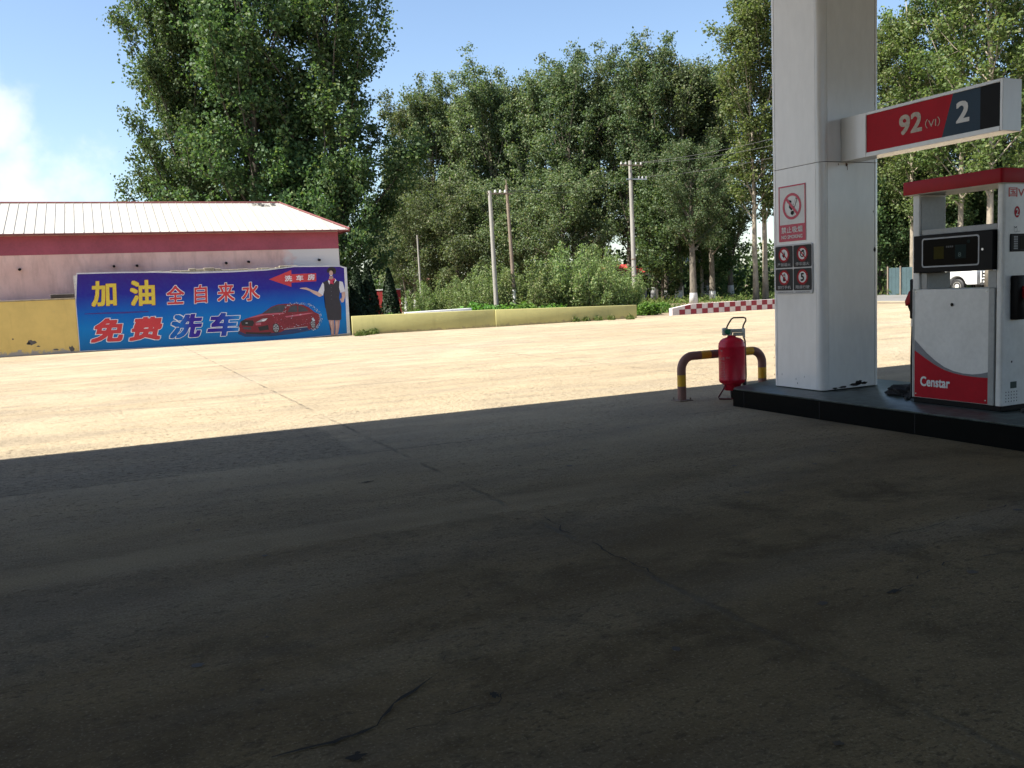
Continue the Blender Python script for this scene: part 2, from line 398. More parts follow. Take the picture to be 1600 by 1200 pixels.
road_strip('road_shoulder', -.6, 1.2, .004, M_ground)
road_strip('far_verge', 11.5, 16, -.004, mat('dusty verge', (.36, .29, .19), .95, dirt=.35, dscale=.7, bmp=.4, bscale=8))

# cracks worn into the concrete, thin jagged sheets just above it
def cracks():
    b = MB(); rnd = random.Random(4); m = mat('crack dirt', (.03, .024, .016), .95, dirt=.4, dscale=15)
    lines = [([(1.05, 3.18), (.85, 3.04), (.69, 2.89), (.59, 2.87), (.33, 2.89)], .026), ([(.64, 2.82), (.83, 2.83), (1.19, 2.85), (1.25, 2.93)], .008), ([(1.05, 3.18), (1.25, 3.42), (1.4, 3.5)], .007),
             ([(3.26, 2.96), (3.55, 3.05), (3.88, 3.12), (4.3, 3.04), (5.2, 3.1)], .012), ([(3.9, 3.59), (4.15, 3.61), (4.67, 3.66), (5.4, 3.75)], .009),
             ([(2.53, 5.13), (2.48, 4.49), (2.48, 4.02), (2.43, 3.7)], .013),
             ([(1.23, 19.8), (-.41, 16.4), (-1.13, 14.5)], .007), ([(.33, 2.89), (-.2, 2.8)], .006)]
    for pts, w in lines:
        P = [np.array(pts[0])]
        for p, q in zip(pts[:-1], pts[1:]):
            p = np.array(p); q = np.array(q); n = max(3, int(np.linalg.norm(q-p)/.05)); d = (q-p)/np.linalg.norm(q-p); nn = np.array((-d[1], d[0])); off = 0
            for i in range(1, n+1):
                off = off*.7+rnd.gauss(0, .012); P.append(p+(q-p)*i/n+nn*off*(1 if i < n else 0))
        prev = None
        for i, p in enumerate(P):
            if rnd.random() < .13: prev = None; continue
            d = P[min(i+1, len(P)-1)]-P[max(i-1, 0)]; d = d/(np.linalg.norm(d)+1e-9); nn = np.array((-d[1], d[0]))
            ww = w*(.12+rnd.random()*.75)*(.15 if i in (0, len(P)-1) else 1); a, c = p+nn*ww*.5, p-nn*ww*.5
            if prev is not None: b.face([(*prev[0], .004), (*prev[1], .004), (*c, .004), (*a, .004)], m)
            prev = (a, c)
    for cx, cy, rx, ry in ((.63, 2.74, .035, .03), (3.28, 2.95, .05, .022), (1.82, 6.9, .06, .03), (4.35, 2.72, .018, .018), (1.2, 2.92, .02, .035)):
        b.face([(cx+rx*math.cos(a)*(.35+.8*rnd.random()), cy+ry*math.sin(a)*(.35+.8*rnd.random()), .0045) for a in np.linspace(0, 2*PI, 24)[:-1]], m)
    tag(b.build('ground_cracks', None, 0), kind='structure')
    b = MB(); mo = mat('old oil drips', (.075, .052, .028), .6, dirt=.4, dscale=25)
    for _ in range(90):                                    # oil drips along the fuelling lane
        k = rnd.random(); x = rnd.gauss(4.6, .9) if k < .6 else rnd.uniform(.2, 6.2); y = rnd.uniform(1.6, 8.6); r = .006+.03*rnd.random()**3
        if x > 6.6: continue
        b.face([(x+r*math.cos(a)*(.5+.7*rnd.random()), y+r*math.sin(a)*(.5+.7*rnd.random()), .0035) for a in np.linspace(0, 2*PI, 12)[:-1]], mo)
    tag(b.build('oil_drips', None, 0), kind='structure')
cracks()

# ------------------------------------------------------------------ station: canopy overhead, added light-blocking shop behind, column, signs
def station():
    c = empty('canopy', (-3, -2, 6.7), 'wide flat filling station canopy roof overhead casting the big shadow', 'canopy')
    m = mat('canopy soffit', (.045, .038, .028), .6, dirt=.2); mf = mat('canopy fascia', (.55, .03, .03), .4)
    b = MB(); b.box(-22, 26.2, -5.5, 10.43, 6.72, 7.6, m); b.build('soffit', c, 0)  # run extended and soffit darkened to cut the light below
    b = MB(); b.box(-22.06, 26.26, 10.432, 10.49, 6.7, 7.7, mf); b.box(26.202, 26.26, -5.5, 10.43, 6.7, 7.7, mf); b.box(-22.06, -22.002, -5.5, 10.43, 6.7, 7.7, mf); b.build('fascia', c, 0)
    s = empty('light_block_shop', (-13, -14, 0), 'low dark shop building added unseen behind the forecourt to block light', 'building')
    mw = mat('light block wall', (.07, .065, .06), .8, dirt=.3)  # unseen shop, added to keep light off the forecourt
    b = MB(); b.box(-24, -5, -20, -10.1, 0, 6.6, mw); b.build('wall', s, 0)
    for x in (-14,):
        f = MB(); f.box(x-1.6, x+1.6, -10.09, -10.03, .9, 2.6, M_chrome); f = f.build('window', s, 0)
        g = MB(); g.box(x-1.5, x+1.5, -10.028, -10.01, 1, 2.5, M_screen); g.build('pane', f, 0)  # window pane of the added unseen shop
    b = MB(); b.box(-23.9, -7, -10.098, 1.0, 0, 6.6, mw); b.build('light_block_wing', s, 0)  # unseen wing added to block light from the open left side
    d = MB(); d.box(-7.6, -6, -10.09, -10.03, 0, 2.4, M_chrome); d.build('added_shop_door', s, 0)
station()

CX0, CX1, CY0, CY1 = 7.17, 8.04, 7.44, 8.25
def column():
    c = empty('canopy_column', (7.6, 7.85, .21), 'white panel clad square column with rounded corners rising from the black island', 'column')
    b = MB(); b.box(CX0+.04, CX1-.04, CY0+.04, CY1-.04, .215, 6.71, M_gap); b.build('core', c, 0)
    r = .085; g = .004
    for z0, z1 in ((.222, 2.713), (2.719, 6.70)):
        for sx, sy in ((0, 0), (1, 0), (1, 1), (0, 1)):
            cx = CX0+r if sx == 0 else CX1-r; cy = CY0+r if sy == 0 else CY1-r
            a0 = {(0, 0): 180, (1, 0): 270, (1, 1): 0, (0, 1): 90}[(sx, sy)]
            out = [(cx+r*math.cos(R_(a0+9*i)), cy+r*math.sin(R_(a0+9*i))) for i in range(11)]
            inn = [(cx+(r-.01)*math.cos(R_(a0+9*i)), cy+(r-.01)*math.sin(R_(a0+9*i))) for i in range(11)][::-1]
            b = MB(); b.prism(out+inn, z0, z1, M_white); b.build('corner_trim', c, 30)
        for k in range(4):
            b = MB(); e = r+g
            if k == 0: b.box(CX0+.001, CX0+.011, CY0+e, CY1-e, z0, z1, M_white, .002)
            if k == 1: b.box(CX0+e, CX1-e, CY0+.001, CY0+.011, z0, z1, M_white, .002)
            if k == 2: b.box(CX1-.011, CX1-.001, CY0+e, CY1-e, z0, z1, M_white, .002)
            if k == 3: b.box(CX0+e, CX1-e, CY1-.011, CY1-.001, z0, z1, M_white, .002)
            b.build('cladding_panel', c, 0)
    # broken, rust-eaten foot of the cladding and a few scuffs
    mg = mat('torn rusty edge', (.03, .022, .018), .9, dirt=.4, dscale=20); rnd = random.Random(8)
    f = Flat((CX0, CY0, 0), (1, 0, 0), (0, 0, 1), .001, .0012)
    for x, z, rx, rz in ((.18, .235, .05, .012), (.3, .24, .07, .012), (.47, .255, .09, .02), (.53, .28, .06, .02), (.62, .262, .05, .016), (.55, .262, .10, .012), (.78, 1.76, .016, .03), (.76, 2.18, .006, .012)):
        f.poly([(x+rx*math.cos(a)*(.6+.6*rnd.random()), z+rz*math.sin(a)*(.6+.6*rnd.random())) for a in np.linspace(0, 2*PI, 13)[:-1]], 0, mg)
    for x, z, w, h in ((.245, 2.70, .012, .02), (.36, 2.705, .02, .035), (.375, 2.70, .008, .07)):
        f.rect(x-w/2, x+w/2, z-h, z, 0, mat('rust stain', (.14, .075, .04), .8, dirt=.5, dscale=15))
    f.build('wear_marks', c)
    f = Flat((CX0, CY1, 0), (0, -1, 0), (0, 0, 1), .001, .0012)
    for _ in range(16):
        u, z = (.02+rnd.random()*.03, .3+rnd.random()*1.5) if rnd.random() < .6 else (rnd.random()*.6+.1, .24+rnd.random()*.12)
        f.poly([(u+.008*math.cos(a)*rnd.random(), z+.016*math.sin(a)*rnd.random()) for a in np.linspace(0, 2*PI, 8)[:-1]], 0, mg)
    f.build('scuff', c)
column()

def column_signs():
    # print plane of the column's left face: u = towards -Y, v = up
    U0 = CY1
    def uv(Y, z): return (U0-Y, z)
    s = empty('no_smoking_sign', (7.17, 7.89, 2.2), 'red and white no smoking notice stuck on the left face of the column', 'sign')
    b = MB(); b.box(CX0-.004, CX0+.0005, 7.675, 8.105, 1.895, 2.52, mat('sign board', (.68, .68, .66), .45, dirt=.1)); b.build('board', s, 0)
    f = Flat((CX0-.004, U0, 0), (0, -1, 0), (0, 0, 1), .0012, .0012)
    x0, x1, z0, z1 = .145, .575, 1.895, 2.52; w = .016
    for r in ((x0, x1, z1-w, z1), (x0, x0+w, z0, z1-w), (x1-w, x1, z0, z1-w)): f.rect(*r, 0, M_pink)
    f.rect(x0+w, x1-w, z0, z0+.19, 0, M_pink); f.build('border', s)
    f = Flat((CX0-.004, U0, 0), (0, -1, 0), (0, 0, 1), .0012, .0012); cx, cz = .36, 2.285
    f.ring(cx, cz, .118, .148, 1, M_pink); f.bar((cx-.09, cz+.09), (cx+.09, cz-.09), .03, 2, M_pink)
    f.poly([(cx-.075, cz+.045), (cx-.05, cz+.072), (cx-.012, cz+.066), (cx-.002, cz+.045), (cx-.03, cz+.04), (cx-.055, cz+.035)], 1, M_blackflat)
    f.poly([(cx-.04, cz+.03), (cx-.02, cz+.03), (cx-.015, cz-.005), (cx+.02, cz-.03), (cx-.01, cz-.045), (cx-.045, cz-.01)], 1, M_blackflat)
    f.poly([(cx-.015, cz-.055), (cx+.03, cz-.05), (cx+.035, cz-.085), (cx+.005, cz-.1), (cx-.02, cz-.085)], 1, M_blackflat)
    f.bar((cx+.03, cz-.01), (cx+.075, cz+.085), .03, 1, M_blackflat); f.bar((cx+.033, cz-.004), (cx+.072, cz+.078), .018, 2, M_txtw)
    f.build('emblem', s)
    f = Flat((CX0-.004, U0, 0), (0, -1, 0), (0, 0, 1), .0012, .0012)
    f.text('禁止吸烟', x0+.045, x1-.05, z0+.095, z0+.165, 2, M_txtw, .015, spacing=1.1); f.text('NO SMOKING', x0+.045, x1-.05, z0+.03, z0+.07, 2, M_txtw, .02); f.build('lettering', s)

    s = empty('safety_notice', (7.17, 7.87, 1.58), 'plate of four dark safety pictograms below the no smoking notice', 'sign')
    x0, x1, z0, z1 = .075, .68, 1.30, 1.86
    pl = mat('notice plate', (.5, .5, .5), .4, dirt=.1); bk = mat('charcoal print', (.02, .022, .023), .55, dirt=.2, spec=.2)
    b = MB(); b.prism([(U0-u, z) for u, z in rr_pts(x0, x1, z0, z1, .03)], CX0-.012, CX0+.0005, pl, 'x', .002); b.build('plate', s, 20)
    f = Flat((CX0-.012, U0, 0), (0, -1, 0), (0, 0, 1), .0012, .0012)
    f.text('注意安全 当心火灾', x0+.05, x0+.3, z0+.012, z0+.026, 1, bk); f.build('footer', s); f = Flat((CX0-.012, U0, 0), (0, -1, 0), (0, 0, 1), .0012, .0012); f.text('加油站安全须知', x0+.34, x1-.04, z0+.012, z0+.026, 1, bk)
    f.build('footer', s)
    cw, ch = .285, .245
    for k, cap in enumerate(('严禁烟火', '停车熄火', '禁打手机', '限速行驶')):
        ix, iz = k % 2, k//2; a0 = x0+.015+ix*(cw+.01); c1 = z1-.016-iz*(ch+.014); cx, cz = a0+cw/2, c1-.098
        f = Flat((CX0-.012, U0, 0), (0, -1, 0), (0, 0, 1), .0012, .0012)
        f.rrect(a0, a0+cw, c1-ch, c1, .018, 0, bk); f.disc(cx, cz, .078, .078, 1, M_txtw); f.ring(cx, cz, .062, .078, 2, M_redflat); f.ring(cx, cz, .084, .088, 1, M_redflat)
        if k == 0:
            f.poly([(cx-.03, cz-.01), (cx-.01, cz+.03), (cx, cz+.005), (cx+.012, cz+.035), (cx+.02, cz-.01), (cx, cz-.035)], 2, M_blackflat)
        elif k == 1:
            f.ring(cx, cz-.002, .022, .036, 2, M_blackflat); f.rect(cx-.005, cx+.03, cz+.028, cz+.042, 2, M_blackflat)
        elif k == 2:
            f.rrect(cx-.018, cx+.018, cz-.042, cz+.036, .006, 2, M_blackflat); f.rect(cx-.012, cx+.012, cz+.005, cz+.026, 3, M_txtw); f.rect(cx+.008, cx+.015, cz+.036, cz+.05, 2, M_blackflat)
        else: f.text('5', cx-.027, cx+.027, cz-.045, cz+.045, 3, M_blackflat, .03)
        if k < 3: f.bar((cx-.048, cz+.048), (cx+.048, cz-.048), .014, 4, M_redflat)
        f.text(cap, a0+.035, a0+cw-.035, c1-ch+.017, c1-ch+.055, 1, M_txtgrey, .01)
        f.build('pictogram', s)

    # projecting grade sign
    s = empty('fuel_grade_sign', (7.57, 6.5, 2.95), 'long boxed fuel sign reading 92 and 2 projecting from the column', 'sign')
    X0, X1, ya, yb, za, zb = 7.45, 7.70, 5.52, 7.439, 2.715, 3.175; fr = .028
    b = MB()
    b.box(X0, X1, ya, ya+.03, za, zb, M_white, .004); b.box(X0, X1, 7.09, yb, za, zb, M_white, .004)
    b.box(X0, X1, ya+.0302, 7.0898, zb-.03, zb, M_white, .003); b.box(X0, X1, ya+.0302, 7.0898, za, za+.045, M_white, .003)
    b.box(X0+.014, X1-.014, ya+.0302, 7.0898, za+.0452, zb-.0302, M_gap); b.build('housing', s, 30)
    f = Flat((X0+.014, 7.0898, 0), (0, -1, 0), (0, 0, 1), .001, .0012)
    zt, zl = zb-.031, za+.046; L = 7.0898-ya-.0302
    f.poly([(0, zl), (.925, zl), (1.045, zt), (0, zt)], 0, M_redflat); f.poly([(.925, zl), (1.335, zl), (1.335, zt), (1.045, zt)], 0, M_navy); f.rect(1.335, L-.004, zl, zt, 0, M_blackflat); f.build('face', s)
    f = Flat((X0+.014, 7.0898, 0), (0, -1, 0), (0, 0, 1), .001, .0012)
    f.text('92', .42, .70, 2.86, 3.06, 2, M_txtcream, .03); f.text('（VI）', .735, .905, 2.875, 2.965, 2, M_txtcream, 0); f.build('lettering', s)
    f = Flat((X0+.014, 7.0898, 0), (0, -1, 0), (0, 0, 1), .001, .0012); f.text('2', 1.08, 1.225, 2.86, 3.06, 2, M_txtw, .03); f.build('number', s)
column_signs()

# ------------------------------------------------------------------ island and dispenser
def island():
    b = MB(); t = mat('mottled granite top', (.085, .11, .10), .36, dirt=.9, dscale=11, spec=.22)
    pts = [(6.70, -6), (8.5, -6), (8.5, 9.0), (8.44, 9.06), (6.80, 8.50), (6.70, 8.40)]
    b.prism(pts, 0, .196, M_granite)
    pts2 = [(6.705, -5.995), (8.495, -5.995), (8.495, 8.99), (8.435, 9.05), (6.805, 8.49), (6.705, 8.395)]
    b.prism(pts2, .1965, .212, t, bev=.003)
    for i, y in enumerate(np.arange(-5, 8.4, 1.2)):
        b.box(6.698, 6.6995, y, y+.004, .01, .19, M_gap)
    tag(b.build('pump_island', None, 30), 'long raised black granite island carrying the column and fuel dispenser', 'island')
    # crumpled black cloth left on the island between column and dispenser
    rnd = random.Random(3); b = MB(); t = bmesh.new()
    bmesh.ops.create_icosphere(t, subdivisions=4, radius=1)
    from mathutils import noise as mn
    for v in t.verts:
        n = mn.noise(v.co*2.2)*.35+mn.noise(v.co*5)*.16
        v.co = Vector((v.co.x*.20*(1+n)+7.62, v.co.y*.26*(1+n)+6.62, .212+max(0, v.co.z+.35)*.075*(1+1.6*n)))
    b.merge(t, mat('crumpled black cloth', (.012, .012, .013), .8, dirt=.2, bmp=.4))
    tag(b.build('floor_rag', None, 60), 'crumpled black rag lying on the island between column and dispenser', 'rag')
island()

def dispenser():
    d = empty('fuel_dispenser', (7.52, 5.79, .212), 'white fuel dispenser with red roof and black display standing on the island', 'fuel pump')
    X0, X1, Y0, Y1 = 7.2, 7.56, 5.31, 6.27
    rp = lambda: None
    b = MB(); b.box(X0+.01, X1-.01, Y0+.012, Y1-.012, .213, .262, M_blackflat, .004); b.build('plinth', d, 0)
    b = MB(); b.box(X0+.012, X1-.012, 5.445, 6.262, .263, 1.318, M_whiteP, .004); b.build('cabinet', d, 30)
    # end pillars: far one a plain wall, near one with softened corners
    b = MB(); b.prism(rr_pts(X0, X1, 6.19, Y1, .012), 1.3185, 2.235, M_whiteP); b.box(X0+.004, X1-.004, 6.2625, Y1, .263, 1.3183, M_whiteP); b.build('pillar', d, 30)
    b = MB(); b.prism(rr_pts(X0+.004, X1, Y0, 5.385, .028), .263, 2.235, M_whiteP); b.box(X0-.004, X0+.1, 5.386, 5.444, .263, 1.318, M_greyP, .003); b.box(X1-.1, X1, 5.386, 5.444, .263, 1.318, M_greyP, .003); b.build('pillar', d, 30)
    b = MB(); b.box(X0+.02, X1-.02, 5.386, 6.189, 1.832, 1.885, M_greyP, .004); b.box(X0+.02, X1-.02, 6.118, 6.189, 1.319, 1.474, M_greyP, .003); b.box(X0+.02, X1-.02, 5.386, 5.47, 1.319, 1.474, M_greyP, .003)
    b.box(X0+.02, X1-.02, 6.182, 6.1895, 1.8855, 2.2, M_greyP); b.build('cross_beam', d, 0)
    # roof
    mcream = mat('roof underside', (.62, .58, .48), .5, dirt=.1)
    b = MB(); b.prism(rr_pts(X0-.065, X1+.065, Y0-.03, Y1+.07, .03), 2.225, 2.35, M_red, bev=.006); b.prism(rr_pts(X0-.055, X1+.055, Y0-.02, Y1+.06, .02), 2.2205, 2.2248, mcream); b.build('roof', d, 30)
    for k in range(2):
        s = -1 if k == 0 else 1; xf = X0-.03 if k == 0 else X1+.03
        b = MB(); b.box(xf if k == 0 else X1-.15, X0+.15 if k == 0 else xf, 5.388, 6.235, 1.477, 1.83, M_blackflat, .006); h = b.build('display_housing', d, 30)
        # framed window
        if k == 0: f = Flat((xf, 6.235, 0), (0, -1, 0), (0, 0, 1), .0012, .0015)
        else: f = Flat((xf, 5.388, 0), (0, 1, 0), (0, 0, 1), .0012, .0015)
        out = rr_pts(.10, .715, 1.525, 1.80, .025); inn = rr_pts(.113, .702, 1.538, 1.787, .018)
        n = len(out)
        for i in range(n): f.face([f.P(q, 1) for q in (out[i], out[(i+1) % n], inn[(i+1) % n], inn[i])], mat('frame line', (.42, .43, .44), .45))
        f.poly(inn, 0, M_screen); f.disc(.745, 1.665, .011, .011, 1, M_chrome)
        f.rect(.235, .345, 1.60, 1.715, 1, mat('yellowed sticker', (.05, .042, .006), .6, dirt=.3, spec=.05)); f.rect(.465, .58, 1.595, 1.72, 1, mat('teal lcd', (.006, .02, .02), .4, dirt=.3, spec=.05))
        for i in range(4): f.rect(.37+.02*i, .384+.02*i, 1.70, 1.716, 1, mat('lcd mark', (.05, .05, .05), .5))
        f.disc(.605, 1.745, .016, .016, 1, mat('teal lcd', (.012, .045, .045), .3)); f.text('8', .5, .53, 1.61, 1.65, 2, mat('lcd digits', (.05, .12, .11), .5)); f.build('display', h)
        # screws, panel seam and a worn sticker on the cabinet
        xs = X0+.012 if k == 0 else X1-.012
        for yy, zz in ((5.475, 1.29), (6.235, 1.29), (5.475, .30), (6.235, .30)):
            b = MB(); b.lathe([(.007, -.003), (.008, 0), (.007, .003)], (xs, yy, zz), M_chrome, 10, 'x'); b.build('screw', d, 0)
        # front panel with swoosh
        xp = X0+.012 if k == 0 else X1-.012
        if k == 0: f = Flat((xp, 6.25, 0), (0, -1, 0), (0, 0, 1), .0012, .0025)
        else: f = Flat((xp, 5.45, 0), (0, 1, 0), (0, 0, 1), .0012, .0025)
        W = .80
        top = [(0, .83), (.06, .775), (.14, .705), (.24, .635), (.34, .58), (.44, .548), (.54, .532), (.64, .53), (.72, .54), (W, .56)]
        bot = [(0, .725), (.06, .69), (.14, .645), (.24, .592), (.34, .552), (.44, .528), (.54, .515), (.64, .509), (.72, .507), (W, .508)]
        for i in range(len(top)-1):
            f.poly([bot[i], bot[i+1], top[i+1], top[i]], 0, M_grey); f.poly([(bot[i][0], .268), (bot[i+1][0], .268), bot[i+1], bot[i]], 0, M_redflat)
        g = f.build('swoosh', d)
        if k == 0: f = Flat((xp, 6.25, 0), (0, -1, 0), (0, 0, 1), .0012, .0025)
        else: f = Flat((xp, 5.45, 0), (0, 1, 0), (0, 0, 1), .0012, .0025)
        f.text('Censtar', .07, .405, .378, .475, 2, M_txtw, .03); f.build('lettering', d)
        b = MB(); b.lathe([(.013, 0), (.016, .004), (.012, .01)], (xp+(-.01 if k == 0 else 0), 5.83, 1.17), M_blackflat, 16, 'x'); b.build('lock', d)
    # nozzle ends
    for k in range(2):
        yf = Y0 if k == 0 else Y1; s = -1 if k == 0 else 1
        Fl = lambda lift=.0012: Flat((X0, yf, 0), (1, 0, 0), (0, 0, 1), lift, .0015) if k == 0 else Flat((X1, yf, 0), (-1, 0, 0), (0, 0, 1), lift, .0015)
        if k == 0:
            f = Fl(); f.text('国VI', .055, .285, 2.105, 2.185, 0, mat('red lettering', (.62, .03, .02), .5), .012); f.build('lettering', d)
            f = Fl(); f.disc(.17, 1.975, .037, .05, 0, M_redflat); f.text('2', .152, .188, 1.945, 2.005, 1, M_txtw, .02); f.build('number_badge', d)
            f = Fl()
            for x, z in ((.135, 1.845), (.165, 1.845), (.15, 1.84)): f.disc(x, z, .005, .006, 1, M_blackflat)
            f.ring(.155, 1.82, .018, .023, 0, M_txtgrey, 16); f.rect(.16, .215, 1.803, 1.809, 0, M_txtgrey); f.build('sticker', d)
            b = MB(); b.box(X0+.08, X0+.34, yf-.012, yf-.0005, 1.63, 1.785, M_blackflat, .004); p = b.build('card_panel', d)
            f = Flat((X0, yf-.012, 0), (1, 0, 0), (0, 0, 1), .001, .0012)
            for i in range(3):
                for j in range(6): f.rect(.118+i*.018, .131+i*.018, 1.65+j*.02, 1.664+j*.02, 0, M_txtgrey)
            f.rect(.2, .31, 1.65, 1.765, 0, M_screen); f.build('keypad', p)
            f = Fl(); f.rect(.115, .2, .415, .475, 0, mat('inspection label', (.02, .045, .04), .6, dirt=.3)); f.build('label_plate', d); f = Fl()
            for i in range(5):
                for j in range(4): f.disc(.06+.036*i, .3+.028*j, .006, .006, 0, M_blackflat, 8)
            f.build('vent_grille', d); f = Fl(); f.disc(.13, .655, .01, .01, 0, M_blackflat, 10); f.build('lock', d)
        cx = X0+.15 if k == 0 else X0+.10
        b = MB(); b.box(cx-.055, cx+.055, yf+s*.0005 if s > 0 else yf-.075, yf+.075 if s > 0 else yf-.0005, 1.03, 1.42, M_blackflat, .012, 2); b.build('nozzle_holder', d, 30)
        # nozzle: red guard, black lever, metal spout down into the boot
        nz = MB(); yc = yf+s*.10
        nz.prism([(yc-.03*s, 1.33), (yc+.035*s, 1.30), (yc+.085*s, 1.2), (yc+.075*s, 1.15), (yc+.015*s, 1.18), (yc-.035*s, 1.24)], cx+.0, cx+.075, M_red, 'x', .01)
        nz.tube([(cx+.04, yc+.06*s, 1.17), (cx+.04, yc+.03*s, 1.10), (cx+.04, yc-.005*s, 1.05)], [.02, .018, .014], M_blackflat); nz.tube([(cx+.04, yc, 1.14), (cx+.04, yc+.02*s, 1.03), (cx+.045, yc+.02*s, .95)], [.013, .013, .02], M_chrome)
        nz.build('nozzle', d, 40)
        h = MB(); pts = [(.045, .02, .96), (.05, .03, .8), (.055, .04, .6), (.06, .04, .42), (.05, .035, .3), (.035, .03, .235), (.01, .03, .222), (-.06, .02, .232)]
        h.tube([(cx+x+(.02 if k == 0 else 0), yc+y*s, z) for x, y, z in pts], .014, M_rubber, 10); h.build('hose', d, 60)
dispenser()

# ------------------------------------------------------------------ extinguisher and guard rail
def extinguisher():
    # local axes: x across the handle, y towards the rail, turned to match its stance
    e = empty('fire_extinguisher', (7.115, 8.93, 0), 'tall red wheeled fire extinguisher with loop handle beside the guard rail', 'fire extinguisher', None, R_(-36))
    def part(b, name, parent=e, sm=50, **k):
        o = b.build(name, None, sm, **k); o.parent = parent; return o
    r = .163
    mr = mat('extinguisher red', (.58, .010, .035), .36, dirt=.22, dscale=5, spec=.35)
    b = MB(); b.lathe([(.092, .112), (.10, .118), (.104, .175), (.118, .19), (r*.86, .202), (r*.97, .218), (r, .24), (r+.003, .247), (r, .255), (r, .655), (r+.003, .66), (r, .666), (r*.97, .70), (r*.86, .738), (r*.66, .762), (.055, .778), (.045, .80)], (0, 0, 0), mr, 48); part(b, 'cylinder')
    va = mat('valve alloy', (.50, .52, .48), .45, metal=.3)
    b = MB(); b.lathe([(.03, .79), (.032, .83), (.04, .835), (.04, .87), (.03, .88)], (-.02, 0, 0), va, 20)
    b.box(-.115, -.05, -.05, .03, .80, .895, va, .012); b.box(-.052, .155, -.035, .03, .835, .878, va, .008); b.box(.02, .15, -.03, .03, .79, .83, va, .008); b.box(.135, .165, -.05, .04, .77, .885, va, .006)
    part(b, 'valve', sm=40)
    b = MB(); b.lathe([(.018, -.014), (.036, -.008), (.036, .008), (.018, .014)], (-.045, -.062, .85), mat('green knob', (.008, .16, .07), .5), 18, 'y'); part(b, 'knob', sm=40)
    mh = mat('handle tube', (.10, .05, .04), .5, dirt=.3)
    b = MB(); b.tube([(-.05, .05, .80), (-.052, .05, .90), (-.03, .05, .945), (.005, .05, 1.0), (.03, .05, 1.016), (.15, .05, 1.016), (.178, .05, 1.005), (.180, .05, .975), (.15, .05, .92), (.142, .05, .88), (.142, .05, .80), (.166, .03, .72), (.172, .03, .3), (.165, .08, .14)], .0105, mh, 10); part(b, 'handle', sm=60)
    mfl = mat('foot loop', (.14, .015, .025), .5, dirt=.3)
    b = MB(); b.tube([(-.07, -.06, .21), (-.12, -.08, .12), (-.175, -.10, .035), (-.165, -.11, .014), (-.02, -.11, .012), (.06, -.10, .03), (.07, -.06, .2)], .0095, mfl, 8); part(b, 'foot_loop', sm=60)
    b = MB(); b.tube([(-.02, .04, .115), (.17, .06, .115)], .012, mh, 8); part(b, 'axle', sm=60)
    for x in (-.0, .15):
        w = MB(); w.lathe([(.03, -.02), (.075, -.022), (.105, -.018), (.113, 0), (.105, .018), (.075, .022), (.03, .02)], (x, .05, .114), M_rubber, 24, 'x'); part(w, 'wheel', sm=40)
    # faint white printed instructions, wrapped round the cylinder
    b = MB(); k = b.mi(mat('faint print', (.46, .26, .27), .5, dirt=.4, dscale=30))
    def wrap(body, a0, a1, z0, z1):
        nonlocal b
        v, f = text_geo(body); lo = v.min(0); hi = v.max(0); w = (v-lo)/(hi-lo)
        vs = []
        for p, q in w:
            a = R_(a0+(a1-a0)*p); vs.append(b.bm.verts.new(((r+.0045)*math.cos(a), (r+.0045)*math.sin(a), z0+(z1-z0)*q)))
        for q in f: b.bm.faces.new([vs[i] for i in q])
    for body, *q in (('干粉', 206, 226, .60, .63), ('灭火器', 200, 236, .50, .54), ('推车式', 242, 258, .52, .545)):
        b = MB(); k = b.mi(mat('faint print', (.46, .26, .27))); wrap(body, *q); part(b, 'lettering', sm=0, recalc=False)
    b = MB(); b.mi(mat('faint print', (.46, .26, .27)))
    for i in range(9): wrap('使用方法压力指示'[i % 3:i % 3+5], 206, 236, .465-.022*i, .480-.022*i)
    part(b, 'printed_label', sm=0, recalc=False)
extinguisher()

def guard():
    g = empty('guard_rail', (6.55, 9.2, 0), 'bent steel guard tube with worn brown and yellow bands at island end', 'guard rail')
    r = .055; xa, xb, h, rb = 6.555, 7.84, .555, .17; Y = 9.22
    path = []; L = []
    def add(p): path.append(p)
    for z in np.linspace(.01, h-rb, 14): add((xa, Y, z))
    for a in np.linspace(0, 90, 10)[1:]: add((xa+rb-rb*math.cos(R_(a)), Y, h-rb+rb*math.sin(R_(a))))
    for x in np.linspace(xa+rb, xb-rb, 26)[1:]: add((x, Y, h))
    for a in np.linspace(90, 0, 10)[1:]: add((xb-rb+rb*math.cos(R_(a)), Y, h-rb+rb*math.sin(R_(a))))
    for z in np.linspace(h-rb, .01, 14)[1:]: add((xb, Y, z))
    def mf(i):
        p = (np.array(path[i])+np.array(path[i+1]))/2
        if p[2] < h-rb and .19 < p[2] < .315: return M_yellow
        if p[2] > h-.01 and (.12 < p[0]-xa-rb < .26 or .65 < p[0]-xa-rb < .95): return M_yellow
        return M_brownred
    b = MB(); b.tube(path, r, M_brownred, 20, True, mf); b.build('bent_tube', g, 50)
    for x in (xa, xb):
        b = MB(); b.box(x-.10, x+.10, Y-.10, Y+.10, .0, .012, M_rustpole, .003)
        for dx, dy in ((-.075, -.075), (.075, -.075), (.075, .075), (-.075, .075)): b.lathe([(.009, .012), (.009, .04), (.004, .042)], (x+dx, Y+dy, 0), M_rustpole, 8)
        b.build('base_plate', g, 30)
guard()

